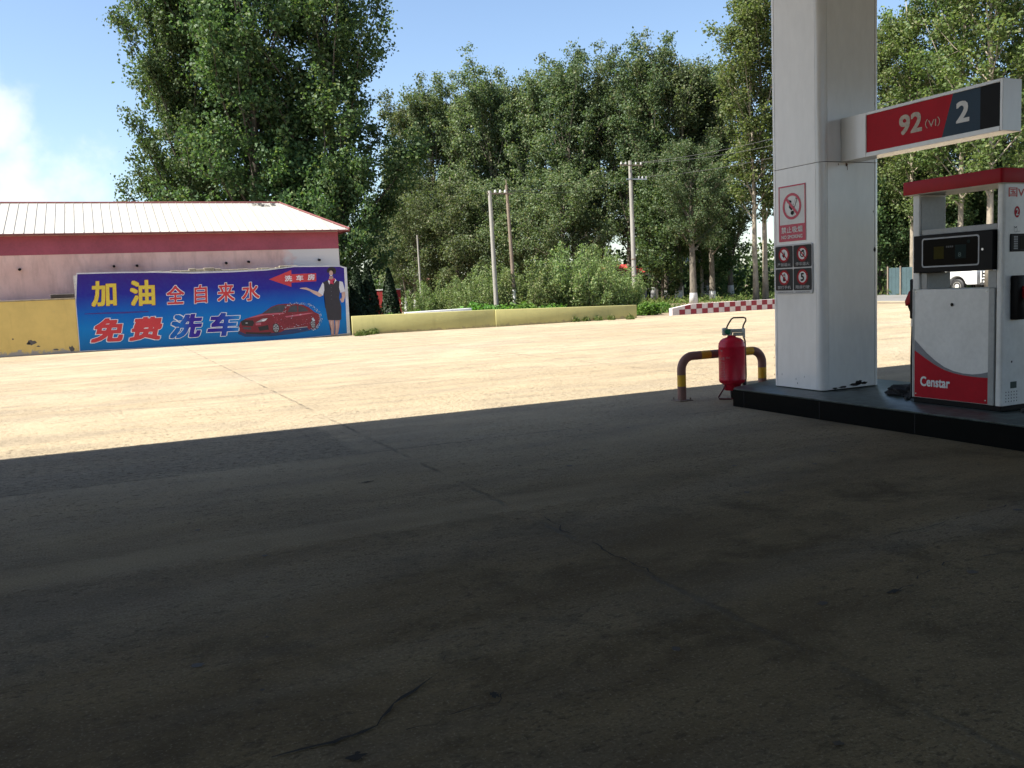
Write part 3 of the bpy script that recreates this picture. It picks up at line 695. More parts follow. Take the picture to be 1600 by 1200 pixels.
# ------------------------------------------------------------------ car wash building, yellow wall, banner wall
def pink_wall_mat():
    m, N, L, B = nodes('faded pink render'); v = coords(N, L); n = noise(N, L, .8, 6, .6, v); n2 = noise(N, L, 5, 5, .6, coords(N, L, (1, 1, .3)))
    c = ramp(N, L, n, [(.35, (.60, .39, .345)), (.65, (.71, .49, .44))]); c = mixc(N, L, ramp(N, L, n2, [(.35, .35), (.55, 0.)]), c, (.36, .24, .21))
    sp = N.new('ShaderNodeSeparateXYZ'); L.new(v, sp.inputs[0])
    k = math_(N, L, 'MULTIPLY_ADD', noise(N, L, 1.6, 3, .5, v), 1.6, math_(N, L, 'ADD', sp.outputs['X'], -.8))
    r = N.new('ShaderNodeMapRange'); L.new(k, r.inputs['Value']); r.inputs['From Min'].default_value = 6.55; r.inputs['From Max'].default_value = 6.8
    c = mixc(N, L, r.outputs[0], c, (.60, .57, .55))                     # unpainted patch at the right end
    L.new(c, B.inputs['Base Color']); B.inputs['Roughness'].default_value = .9; L.new(bump(N, L, n2, .15, .01), B.inputs['Normal']); return m
def stained_wall(name, col, low=(.33, .30, .26), ztop=.35, grey=(.30, .29, .27)):
    m, N, L, B = nodes(name); v = coords(N, L); n = noise(N, L, 1.4, 6, .65, v); n2 = noise(N, L, 6, 5, .65, v); st = noise(N, L, 3, 5, .6, coords(N, L, (1.6, 1.6, .15)))
    c = mixc(N, L, ramp(N, L, n, [(.35, .45), (.6, 0.)]), col, tuple(k*.74 for k in col)); c = mixc(N, L, ramp(N, L, st, [(.56, 0.), (.75, .4)]), c, tuple(k*.6 for k in col))
    sp = N.new('ShaderNodeSeparateXYZ'); L.new(v, sp.inputs[0])
    k = math_(N, L, 'SUBTRACT', math_(N, L, 'MULTIPLY', n2, 2*ztop), sp.outputs['Z']); r = N.new('ShaderNodeMapRange'); L.new(k, r.inputs['Value']); r.inputs['From Min'].default_value = ztop*.55; r.inputs['From Max'].default_value = ztop*.8
    c = mixc(N, L, r.outputs[0], c, low); c = mixc(N, L, ramp(N, L, noise(N, L, 2.3, 5, .7, v), [(.68, 0.), (.72, .7)]), c, grey)
    L.new(c, B.inputs['Base Color']); B.inputs['Roughness'].default_value = .85; L.new(bump(N, L, n2, .2, .01), B.inputs['Normal']); return m

def car_wash():
    w = empty('car_wash_building', (1, 38, 0), 'long low pink building with maroon band and ribbed cream metal roof', 'building')
    b = MB(); b.box(-16, 8.57, 34.5, 41.6, 0, 4.02, pink_wall_mat()); b.build('wall', w, 0)
    mm = mat('maroon paint', (.34, .075, .11), .75, dirt=.25, dscale=1.5); b = MB(); b.box(-16, 8.572, 34.49, 34.4995, 3.36, 4.0, mm); b.box(8.5705, 8.575, 34.5, 41.6, 3.36, 4.0, mm); b.build('painted_band', w, 0)
    mr = mat('cream roof sheet', (.42, .405, .36), .5, dirt=.2, dscale=.9, stretch=(3, .3, .3)); rib = mat('roof rib', (.33, .305, .26), .5, dirt=.2); trim = mat('red roof trim', (.20, .06, .055), .6, dirt=.3, dscale=6)
    E0 = (-16.3, 34.15, 4.06); E1 = (8.92, 34.15, 4.06); E2 = (8.92, 41.95, 4.06); E3 = (-16.3, 41.95, 4.06); A = (7.08, 38.05, 5.47); A0 = (-16.3, 38.05, 5.47)
    b = MB()
    b.face([E0, E1, A, A0], mr); b.face([E1, E2, A], mr); b.face([E2, E3, A0, A], mr); b.face([(-16.3, 34.15, 4.03), (8.92, 34.15, 4.03), (8.92, 41.95, 4.03), (-16.3, 41.95, 4.03)][::-1], mm)
    b.face([E3, E0, A0], mr)
    sl = (5.47-4.06)/(38.05-34.15)
    for x in np.arange(-16.2, 8.9, .305):                                # standing ribs from eave to ridge or hip
        ye = 38.05 if x <= 7.08 else 38.05-(x-7.08)/(8.92-7.08)*3.9
        if ye-34.15 < .1: continue
        z0 = 4.06; z1 = 4.06+(ye-34.15)*sl; h = .022; wv = .010
        P = lambda xx, y, z: (xx, y, z)
        v = [P(x-wv, 34.15, z0), P(x+wv, 34.15, z0), P(x+wv, ye, z1), P(x-wv, ye, z1)]; t = [(p[0], p[1], p[2]+h) for p in v]
        b.face(t, rib); b.face([v[0], t[0], t[3], v[3]], rib); b.face([v[1], v[2], t[2], t[1]], rib); b.face([v[0], v[1], t[1], t[0]], rib)
    r = b.build('roof', w, 0, recalc=False)
    b = MB(); b.tube([(-16.3, 38.05, 5.49), (7.08, 38.05, 5.49), (8.95, 34.12, 4.09)], .04, trim, 8); b.tube([(7.08, 38.05, 5.49), (8.95, 41.98, 4.09)], .06, trim, 8); b.build('ridge_cap', r, 40)
    b = MB(); b.box(-16.3, 8.95, 34.11, 34.148, 4.0, 4.055, trim, .006); b.box(8.922, 8.96, 34.15, 41.95, 3.985, 4.075, trim); b.build('eave_trim', r, 0)
    b = MB(); rnd = random.Random(2)
    for i in range(22):
        x = 5.9+rnd.random()*.9; y = 37.4+rnd.random()*.4; z = 4.1+(y-34.15)*sl; s = .015+.03*rnd.random()
        b.box(x-s*2, x+s*2, y-s, y+s, z, z+s*.6, rib)
    b.build('leaf_litter', r, 0)
    for px, py in ((31, 421), (178, 416), (214, 415), (353, 411), (388, 409), (498, 406), (-60, 424)):
        p = on_y(px, py, 34.5); b = MB(); b.tube([(p[0], 34.52, p[2]+.005), (p[0], 34.32, p[2]-.012)], .045, M_blackflat, 10); b.build('pipe_stub', w, 40)
car_wash()

def yellow_wall():
    y = empty('yellow_wall', (-7, 33.75, 0), 'stained mustard yellow plastered wall at the far left of the banner', 'wall')
    b = MB(); b.box(-20, -.80, 33.62, 33.86, 0, 1.80, stained_wall('mustard render', (.66, .48, .15), ztop=.34)); b.build('wall_body', y, 0)
    b = MB(); rnd = random.Random(1); x = -20.
    while x < -.85:
        w = .35+rnd.random()*.5; b.box(x, min(x+w-.004, -.80), 33.60, 33.88, 1.8005, 1.835+rnd.random()*.02, mat('worn coping', (.34, .28, .17), .9, dirt=.5, dscale=6), .006); x += w
    f = Flat((0, 33.62, 0), (1, 0, 0), (0, 0, 1), .001, .002); mc = mat('chipped render', (.13, .12, .11), .95, dirt=.5, dscale=14)
    for px, py, rx, rz in ((50, 535, .14, .09), (44, 537, .06, .05), (60, 541, .07, .03), (88, 546, .10, .03), (112, 545, .09, .10), (20, 530, .03, .03)):
        p = on_y(px, py, 33.62); f.poly([(p[0]+rx*math.cos(a)*(.5+.7*rnd.random()), p[2]+rz*math.sin(a)*(.5+.7*rnd.random())) for a in np.linspace(0, 2*PI, 15)[:-1]], 0, mc)
    f.build('chipped_patch', y)
    b.box(-1.55, -.82, 33.88, 34.1, 1.86, 2.0, mat('dark rubble', (.06, .05, .045), .95, dirt=.4, bmp=.6, bscale=12), .02)
    b.build('coping', y, 0)
yellow_wall()

def banner():
    YB = 33.58
    w = MB(); rnd = random.Random(6); mw = mat('white washed brick', (.55, .52, .48), .9, dirt=.4, dscale=4, bmp=.3)
    w.box(-.79, 8.60, 33.62, 33.90, 0, 2.60, mw)
    x = -.6
    while x < 6.9:                                                       # crumbling top course
        l = .12+rnd.random()*.3; hh = .02+.09*rnd.random()*(1 if x > 2.2 else .35)
        w.box(x, x+l-.006, 33.63+.03*rnd.random(), 33.88, 2.6005, 2.6+hh+(.02 if x < 7 else 0), mat('mossy rubble', (.33, .29, .21), .95, dirt=.6, dscale=7, bmp=.5), .012); x += l
    wall = tag(w.build('banner_wall', None, 0), 'rough whitewashed wall with crumbling top that carries the blue banner', 'wall')
    e = empty('advert_banner', (3.9, YB, 0), 'long blue printed car wash banner covering the wall in front of the pink building', 'banner')
    def B(cx, cy):
        p = on_y(100+cx/3.478, 400+cy/3.478, YB); return (p[0], p[2])
    def D(cx, cy):
        p = on_y(340+cx/7.619, 410+cy/7.619, YB); return (p[0], p[2])
    m, N, L, Bs = nodes('banner print'); v = coords(N, L); sp = N.new('ShaderNodeSeparateXYZ'); L.new(v, sp.inputs[0])
    mr = N.new('ShaderNodeMapRange'); L.new(math_(N, L, 'MULTIPLY_ADD', noise(N, L, .5, 3, .5, v), .5, math_(N, L, 'ADD', sp.outputs['Z'], -.25)), mr.inputs['Value']); mr.inputs['From Min'].default_value = 0.; mr.inputs['From Max'].default_value = 2.7
    c = ramp(N, L, mr.outputs[0], [(.0, (.012, .13, .33)), (.28, (.004, .17, .48)), (.52, (.006, .10, .42)), (.72, (.022, .022, .26)), (1., (.045, .016, .17))])
    # lighter sky blue glow printed across the middle
    L.new(mixc(N, L, ramp(N, L, noise(N, L, 9, 4, .6, v), [(.3, .12), (.6, 0.)]), c, (.05, .12, .3)), Bs.inputs['Base Color']); Bs.inputs['Roughness'].default_value = .6; Bs.inputs['Specular IOR Level'].default_value = .15
    L.new(bump(N, L, noise(N, L, 1.3, 3, .5, coords(N, L, (1, 1, .4))), .25, .06), Bs.inputs['Normal'])
    outline = [(68, 92), (300, 86), (500, 84), (700, 88), (900, 82), (1100, 72), (1180, 65), (1250, 54), (1500, 52), (1536, 62), (1556, 420), (1300, 448), (1000, 470), (700, 487), (400, 503), (85, 520), (62, 250)]
    vin = mat('vinyl edge', (.62, .62, .66), .5)
    b = MB(); b.prism([B(*p) for p in outline], YB+.002, YB+.03, vin, 'y'); f = Flat((0, YB+.002, 0), (1, 0, 0), (0, 0, 1), .0022, .0015)
    b.build('backing', e, 0)
    inner = [(72, 99), (300, 93), (500, 91), (700, 95), (900, 89), (1100, 79), (1180, 72), (1250, 60), (1500, 58), (1522, 66), (1538, 420), (1300, 445), (1000, 467), (700, 484), (400, 500), (88, 516), (66, 250)]
    f.poly([B(*p) for p in inner], 0, m); f.build('printed_sheet', e)
    my = mat('banner yellow', (.68, .52, .05), .5, dirt=.1); mred = mat('banner red', (.52, .03, .04), .5, dirt=.1); mw = mat('banner white', (.70, .70, .74), .5, dirt=.08); mnv = mat('banner violet', (.035, .02, .22), .5); msh = mat('banner dark outline', (.35, .05, .02), .5)
    mg, N, L, Bs = nodes('banner blue violet fade'); sp = N.new('ShaderNodeSeparateXYZ'); L.new(coords(N, L), sp.inputs[0])
    xr = N.new('ShaderNodeMapRange'); L.new(sp.outputs['X'], xr.inputs['Value']); xr.inputs['From Min'].default_value = B(566, 400)[0]; xr.inputs['From Max'].default_value = B(960, 400)[0]
    L.new(ramp(N, L, xr.outputs[0], [(0., (.01, .09, .34)), (.18, (.012, .13, .44)), (.32, (.04, .025, .26)), (.66, (.035, .02, .24)), (.86, (.012, .09, .40)), (1., (.03, .22, .5))]), Bs.inputs['Base Color']); Bs.inputs['Roughness'].default_value = .6; Bs.inputs['Specular IOR Level'].default_value = .15
    def new(): return Flat((0, YB+.002, 0), (1, 0, 0), (0, 0, 1), .0022, .0015)
    def Q(*c): return [B(*p) for p in c]
    f = new()
    for ch, q in (('加', ((147, 137), (283, 133), (288, 272), (150, 277))), ('油', ((357, 133), (492, 128), (497, 268), (360, 273)))):
        f = new(); f.text(ch, 0, 0, 0, 0, 3, my, .035, quad=Q(*q)); f.text(ch, 0, 0, 0, 0, 2, msh, .035, grow=.018, quad=Q(*q)); f.build('lettering', e)
    f = new()
    for ch, q in (('全', ((556, 162), (653, 157), (655, 260), (557, 264))), ('自', ((708, 158), (776, 154), (780, 254), (709, 259))), ('来', ((833, 148), (924, 144), (928, 246), (834, 251))), ('水', ((966, 145), (1060, 140), (1064, 240), (966, 246)))):
        f = new(); f.text(ch, 0, 0, 0, 0, 3, mred, .022, quad=Q(*q)); f.text(ch, 0, 0, 0, 0, 2, mw, .022, grow=.035, quad=Q(*q)); f.build('lettering', e)
    f = new()
    for ch, q, mc in (('免', ((178, 340), (338, 333), (318, 465), (138, 474)), mred), ('费', ((376, 333), (546, 326), (523, 455), (350, 464)), mred), ('洗', ((592, 318), (766, 311), (738, 442), (566, 452)), mg), ('车', ((800, 310), (962, 304), (946, 432), (770, 440)), mg)):
        f = new(); f.text(ch, 0, 0, 0, 0, 4, mc, .048, quad=Q(*q)); f.text(ch, 0, 0, 0, 0, 2, mw, .048, grow=.035, quad=Q(*q)); f.build('lettering', e)
    f = new(); f.poly(Q((112, 313), (230, 306), (460, 299), (460, 304), (330, 312), (112, 317)), 1, mnv); f.build('printed_rule', e)
    f = new(); f.poly(Q((1114, 127), (1235, 76), (1236, 168)), 1, mat('arrow red', (.55, .035, .05), .5)); f.poly(Q((1235.6, 99), (1370, 93), (1372, 137), (1235.6, 145)), 1, mat('arrow red', (.55, .035, .05), .5)); a = f.build('printed_arrow', e)
    f = new()
    for ch, q in (('洗', ((1199, 107), (1239, 105), (1240, 137), (1199, 139))), ('车', ((1261, 104), (1300, 102), (1301, 134), (1262, 136))), ('房', ((1323, 99), (1362, 97), (1363, 130), (1324, 132)))):
        f = new(); f.text(ch, 0, 0, 0, 0, 3, mw, .03, quad=Q(*q)); f.build('lettering', a)
    # printed picture of a washed dark red saloon
    def DQ(*c): return [D(*p) for p in c]
    body = mat('printed car red', (.19, .008, .022), .5, dirt=.3, dscale=3); hl = mat('printed car highlight', (.46, .10, .15), .5); dk = mat('printed car dark', (.012, .010, .014), .5); gl = mat('printed car glass', (.05, .055, .075), .5, dirt=.5, dscale=6); al = mat('printed alloy', (.34, .35, .38), .5); sp_ = mat('printed water', (.52, .60, .72), .5, dirt=.3, dscale=9)
    f = new()
    f.poly(DQ((240, 850), (330, 885), (640, 880), (900, 850), (1200, 790), (1180, 740), (700, 780), (260, 800)), 1, mat('printed car shade', (.006, .03, .12), .5))
    f.poly(DQ((252, 770), (272, 710), (330, 672), (430, 640), (530, 608), (640, 528), (720, 500), (810, 492), (930, 492), (1020, 505), (1085, 535), (1150, 590), (1205, 615), (1222, 660), (1200, 740), (1150, 790), (1080, 790), (1060, 770), (800, 805), (750, 830), (640, 840), (500, 842), (330, 850), (262, 820)), 2, body)
    f.poly(DQ((340, 850), (620, 858), (640, 830), (500, 835), (330, 830)), 3, dk)
    f.poly(DQ((540, 605), (655, 530), (730, 508), (812, 508), (790, 560), (770, 592), (640, 602)), 3, gl); f.poly(DQ((832, 592), (862, 528), (900, 512), (990, 516), (1050, 545), (1082, 580), (960, 590)), 3, gl); f.poly(DQ((945, 512), (958, 512), (962, 590), (948, 590)), 4, body)
    f.poly(DQ((790, 565), (820, 515), (832, 515), (806, 590), (788, 596)), 4, body)
    f.poly(DQ((340, 670), (520, 615), (780, 600), (800, 612), (560, 630), (430, 655)), 4, hl); f.poly(DQ((800, 640), (1080, 600), (1150, 600), (1000, 630), (820, 656)), 4, hl); f.poly(DQ((790, 792), (1070, 762), (1070, 770), (790, 800)), 4, al)
    f.poly(DQ((275, 700), (300, 688), (420, 690), (436, 720), (415, 760), (290, 752)), 4, dk); f.disc(*D(345, 722), .045, .022, 5, al); f.poly(DQ((300, 770), (400, 775), (395, 800), (310, 795)), 5, gl)
    f.poly(DQ((450, 715), (540, 668), (600, 664), (560, 700), (500, 712)), 4, al); f.poly(DQ((520, 690), (585, 668), (575, 690), (540, 702)), 5, mw); f.poly(DQ((450, 725), (520, 718), (515, 745), (455, 748)), 5, hl)
    f.poly(DQ((480, 770), (600, 745), (610, 800), (500, 815)), 4, dk)
    for cx, cy, rx, ry in ((695, 782, .125, .185), (1135, 735, .095, .165)):
        f.disc(*D(cx, cy), rx, ry, 4, dk, 30); f.disc(*D(cx, cy), rx*.80, ry*.80, 5, al, 30); c0 = D(cx, cy)
        for i in range(7):
            a = 2*PI*i/7+.2; f.poly([(c0[0]+rx*q*math.cos(a+o), c0[1]+ry*q*math.sin(a+o)) for q, o in ((.2, -.3), (.72, -.16), (.72, .16), (.2, .3))], 6, dk)
        f.disc(*c0, rx*.16, ry*.16, 7, al, 12)
    f.poly(DQ((1118, 670), (1135, 655), (1160, 690), (1150, 700), (1130, 690)), 5, sp_)
    rnd = random.Random(9)
    arc = [(790, 600), (820, 520), (870, 495), (940, 488), (1020, 490), (1100, 505), (1150, 540), (1190, 580), (1225, 630), (1225, 690), (1190, 760), (1130, 800)]
    for i in range(190):
        k = rnd.random()*(len(arc)-1); j = int(k); t = k-j; p = (arc[j][0]*(1-t)+arc[j+1][0]*t+rnd.gauss(0, 9), arc[j][1]*(1-t)+arc[j+1][1]*t+rnd.gauss(0, 8)); c0 = D(*p); s = .006+.011*rnd.random()
        f.poly([(c0[0]+s*math.cos(a)*(.5+rnd.random()), c0[1]+s*math.sin(a)*(.5+rnd.random())) for a in (0, 1.3, 2.5, 3.8, 5)], 7, sp_)
    for i in range(70):
        c0 = D(650+rnd.random()*550, 600+rnd.random()*200); s = .006+.010*rnd.random(); f.rect(c0[0]-s*2, c0[0]+s, c0[1]-s*.5, c0[1]+s*.5, 7, rnd.choice((sp_, hl, hl)))
    f.build('car_picture', e)
    # printed picture of a smiling attendant pointing at the arrow
    skin = mat('printed skin', (.58, .38, .32), .5); skin2 = mat('printed skin tone', (.45, .26, .22), .5); hair = mat('printed hair', (.02, .013, .012), .5); vest = mat('printed waistcoat', (.022, .02, .032), .5, dirt=.3, dscale=9); blouse = mat('printed blouse', (.66, .66, .72), .5); scarf = mat('printed scarf', (.5, .03, .08), .5)
    f = new()
    f.disc(*D(1354, 98), .078, .085, 1, hair, 24); f.poly(DQ((1300, 92), (1322, 64), (1362, 52), (1400, 66), (1412, 100), (1402, 140), (1304, 120)), 1, hair)
    f.disc(*D(1350, 126), .072, .098, 2, skin, 26); f.poly(DQ((1303, 92), (1330, 72), (1380, 74), (1398, 104), (1392, 92), (1350, 84), (1318, 96)), 3, hair)
    f.poly(DQ((1330, 165), (1375, 165), (1380, 205), (1325, 205)), 1, skin2)
    for ex in (1333, 1368): f.disc(*D(ex, 116), .012, .005, 3, hair, 10); f.rect(D(ex-12, 104)[0], D(ex+12, 104)[0], D(ex, 104)[1]-.003, D(ex, 104)[1]+.003, 3, hair)
    f.disc(*D(1350, 132), .008, .010, 3, skin2, 10); f.poly(DQ((1332, 148), (1370, 148), (1360, 160), (1342, 160)), 3, mw); f.poly(DQ((1330, 145), (1372, 145), (1368, 149), (1334, 149)), 4, scarf)
    f.poly(DQ((1312, 220), (1330, 195), (1352, 240), (1330, 262)), 3, blouse); f.poly(DQ((1395, 190), (1415, 215), (1385, 250), (1360, 235)), 3, blouse)
    f.poly(DQ((1322, 195), (1352, 205), (1392, 188), (1398, 205), (1372, 225), (1380, 262), (1350, 250), (1335, 260), (1338, 222), (1318, 210)), 4, scarf)
    f.poly(DQ((1250, 240), (1300, 215), (1350, 262), (1410, 212), (1452, 228), (1456, 330), (1446, 420), (1472, 530), (1474, 560), (1280, 545), (1282, 470), (1268, 380)), 2, vest)
    f.poly(DQ((1250, 238), (1266, 260), (1270, 330), (1254, 395), (1196, 352)), 3, blouse); f.poly(DQ((1450, 222), (1488, 232), (1520, 345), (1462, 362), (1446, 300)), 3, blouse)
    f.poly(DQ((1198, 352), (1254, 392), (1212, 410), (1140, 372), (1090, 336), (1110, 322)), 2, skin); f.poly(DQ((975, 312), (990, 303), (1055, 298), (1112, 322), (1094, 340), (1040, 322)), 3, skin)
    f.poly(DQ((1476, 360), (1516, 348), (1520, 400), (1500, 470), (1476, 478), (1458, 440), (1482, 410)), 2, skin)
    f.poly(DQ((1282, 525), (1472, 535), (1474, 680), (1440, 690), (1310, 686)), 1.5, vest)
    f.poly(DQ((1322, 688), (1384, 688), (1392, 760), (1388, 868), (1354, 872), (1346, 780)), 2, skin2); f.poly(DQ((1396, 690), (1456, 688), (1448, 770), (1430, 862), (1398, 866), (1402, 780)), 2, skin2); f.poly(DQ((1345, 700), (1365, 700), (1372, 850), (1362, 850)), 3, skin); f.poly(DQ((1410, 700), (1432, 700), (1418, 850), (1408, 850)), 3, skin)
    for i in range(4): f.disc(*D(1352, 300+45*i), .006, .006, 3, M_txtgrey, 8)
    f.build('attendant_picture', e)
banner()

# ------------------------------------------------------------------ low walls
def low_walls():
    m = stained_wall('pale olive render', (.43, .395, .155), (.29, .25, .13), .22, (.36, .33, .16))
    def wall(name, a, c, h0, h1, t, mm, label, cat='wall', z0=-.05):
        d = np.array(c)-np.array(a); d = d/np.linalg.norm(d); n = np.array((-d[1], d[0]))*t; b = MB()
        P = [np.array(a), np.array(c), np.array(c)+n, np.array(a)+n]; hs = (h0, h1, h1, h0)
        lo = [(*p, z0) for p in P]; hi = [(*p, h) for p, h in zip(P, hs)]
        b.face(lo[::-1], mm); b.face(hi, mm)
        for i in range(4): b.face([lo[i], lo[(i+1) % 4], hi[(i+1) % 4], hi[i]], mm)
        es = [e_ for e_ in b.bm.edges]
        bmesh.ops.remove_doubles(b.bm, verts=list(b.bm.verts), dist=1e-5); bmesh.ops.bevel(b.bm, geom=list(b.bm.edges), offset=.015, segments=2, profile=.5, affect='EDGES')
        return tag(b.build(name, None, 30), label, cat)
    wall('planter_wall', (8.63, 33.40), (14.33, 32.76), .725, .70, .28, m, 'longer pale olive low wall adjoining the blue banner')
    wall('planter_wall', (14.34, 32.72), (20.97, 32.66), .69, .565, .28, m, 'shorter pale olive low wall ending near the utility pole')
    wall('white_curb', (11.4, 35.2), (14.2, 34.9), .72, .76, .5, mat('whitewash', (.62, .62, .6), .8, dirt=.3), 'short whitewashed curb behind the olive wall', 'curb')
    # red and white checker wall
    b = MB(); mw = mat('checker white', (.60, .52, .50), .7, dirt=.25, dscale=5); mr = mat('checker red', (.26, .022, .035), .7, dirt=.3, dscale=6)
    x0, x1, Y = 23.05, 31.6, 33.0
    b.prism([(x0, -.03), (x1, -.03), (x1, .47), (x0+1.1, .46), (x0, .31)], Y, Y+.25, mw, 'y'); e = empty('checker_wall', (27, 33.1, 0), 'low red and white chequered wall at the roadside', 'wall'); b.build('wall_body', e, 0)
    f = Flat((0, Y, 0), (1, 0, 0), (0, 0, 1), .002, .003); cw = .312
    for i in range(1, int((x1-x0)/cw)+1):
        xa = x0+.06+i*cw; xb = min(xa+cw, x1)
        if xa >= x1-.02: break
        top = lambda x: .46 if x > x0+1.1 else .31+.15*(x-x0)/1.1
        if i % 2 == 0: f.poly([(xa, .235), (xb, .235), (xb, max(top(xb), .24)), (xa, max(top(xa), .238))], 0, mr)
        else: f.rect(xa, xb, .01, .235, 0, mr)
    f.build('painted_checks', e)
low_walls()

# ------------------------------------------------------------------ poles and wires
def poles():
    g = 'concrete poles carrying the overhead wires'
    def ins(b, x, y, z): b.lathe([(.025, 0), (.06, .02), (.06, .06), (.035, .07), (.05, .09), (.05, .12), (.02, .14)], (x, y, z), M_porc, 10)
    e = empty('utility_pole', (16.65, 38, 0), 'pale concrete pole with a bare top standing left of the brown pole', 'utility pole')
    b = MB(); b.tube([(16.72, 38, -.1), (16.63, 38, 6.02)], [.115, .085], M_conc, 14); b.build('pole', e, 60)
    b = MB(); b.box(16.5, 17.75, 37.96, 38.0, 5.86, 5.92, M_rustpole); b.build('crossarm', e, 0)
    for x in (16.9, 17.15, 17.4): k = MB(); ins(k, x, 37.98, 5.92); k.build('insulator', e, 40)
    e = empty('utility_pole', (17.62, 38.2, 0), 'thin brown weathered pole with a white painted foot', 'utility pole')
    b = MB(); b.tube([(17.78, 38.2, -.1), (17.74, 38.2, 1.45)], [.10, .095], M_porc, 12); b.tube([(17.74, 38.2, 1.45), (17.58, 38.2, 6.3)], [.094, .065], M_rustpole, 12); b.build('pole', e, 60)
    b = MB(); b.tube([(17.58, 38.2, 6.3), (17.58, 38.2, 6.55)], .02, M_rustpole, 6); b.build('finial', e, 60)
    e = empty('utility_pole', (28.75, 45, 0), 'tall pale concrete pole with crossarm and white insulators at the wall end', 'utility pole')
    b = MB(); b.tube([(28.8, 45, -.1), (28.72, 45, 8.62)], [.15, .10], M_conc, 14); b.build('pole', e, 60)
    b = MB(); b.box(28.0, 29.5, 44.86, 44.92, 8.12+.2, 8.18+.2, M_rustpole); b.build('crossarm', e, 0); b = MB(); b.box(28.35, 29.75, 44.83, 44.88, 7.52, 7.58, M_chrome); b.build('crossarm', e, 0)
    for x in (28.05, 28.35, 29.05, 29.4): k = MB(); ins(k, x, 44.89, 8.39); k.build('insulator', e, 40)
    for x in (29.2, 29.45, 29.7): k = MB(); ins(k, x, 44.855, 7.58); k.build('insulator', e, 40)
    for z in (1.9, 2.9): k = MB(); k.lathe([(.15, 0), (.155, 0), (.155, .06), (.15, .06)], (28.77, 45, z), M_rustpole, 14); k.build('clamp_band', e, 0)
    e = empty('utility_pole', (9, 55, 0), 'slim distant pole left of the roadside shrubs', 'utility pole')
    p = at_depth(657, 62); e.location = (p[0], p[1], 0)
    b = MB(); b.tube([(0, 0, 0), (-.05, 0, 5.5)], [.085, .055], M_conc, 10); o = b.build('pole', None, 60); o.parent = e
    e = empty('utility_pole', (0, 0, 0), 'slim grey roadside pole among the dark trunks', 'utility pole'); p = at_depth(1097, 66); e.location = (p[0], p[1], 0)
    b = MB(); b.tube([(0, 0, 0), (0, 0, 6.3)], [.13, .10], M_conc, 10); o = b.build('pole', None, 60); o.parent = e
    def wire(a, c, sag, label, r=.012):
        a = Vector(a); c = Vector(c); b = MB(); b.tube([a.lerp(c, t)-Vector((0, 0, 4*sag*t*(1-t))) for t in np.linspace(0, 1, 18)], r, M_wire, 5)
        tag(b.build('overhead_wire', None, 60), label, 'wire', 'overhead wires')
    far = at_depth(1400, 46)
    wire((16.9, 37.98, 6.04), (28.35, 44.89, 8.5), .5, 'upper overhead wire sagging between the two pale poles')
    wire((17.4, 37.98, 6.04), (29.2, 44.86, 7.7), .45, 'lower overhead wire sagging between the two pale poles')
    wire((29.05, 44.89, 8.5), (far[0], far[1], 10.2), .5, 'topmost wire running right from the tall pole')
    wire((29.4, 44.89, 8.5), (far[0]+.5, far[1], 9.9), .6, 'second wire running right from the tall pole')
    wire((29.7, 44.86, 7.7), (far[0]+.3, far[1], 9.2), .5, 'lowest wire running right from the tall pole')
    
poles()

# ------------------------------------------------------------------ vegetation
def leaves_mesh(name, P, Nrm, size, m, rng, aspect=.75, curl=.18):
    """one kite-shaped folded leaf per point; P (n,3), Nrm (n,3) rough facing"""
    n = len(P); a = rng.normal(size=(n, 3)); a -= (a*Nrm).sum(1, keepdims=True)*Nrm; a /= np.linalg.norm(a, axis=1, keepdims=True)+1e-9
    c = np.cross(Nrm, a); s = (size*rng.uniform(.65, 1.3, n))[:, None]
    V = np.empty((n, 4, 3)); V[:, 0] = P-a*s*.5; V[:, 1] = P+c*s*aspect*.5+Nrm*s*curl-a*s*.05; V[:, 2] = P+a*s*.55-Nrm*s*.08; V[:, 3] = P-c*s*aspect*.5+Nrm*s*curl-a*s*.05
    me = bpy.data.meshes.new(name); me.vertices.add(n*4); me.vertices.foreach_set('co', V.reshape(-1).astype(np.float32))
    me.loops.add(n*4); me.loops.foreach_set('vertex_index', np.arange(n*4, dtype=np.int32)); me.polygons.add(n); me.polygons.foreach_set('loop_start', np.arange(0, n*4, 4, dtype=np.int32)); me.polygons.foreach_set('loop_total', np.full(n, 4, dtype=np.int32))
    me.materials.append(m); me.update(calc_edges=True); me.validate(); return me
def unit(v): return v/(np.linalg.norm(v, axis=-1, keepdims=True)+1e-9)

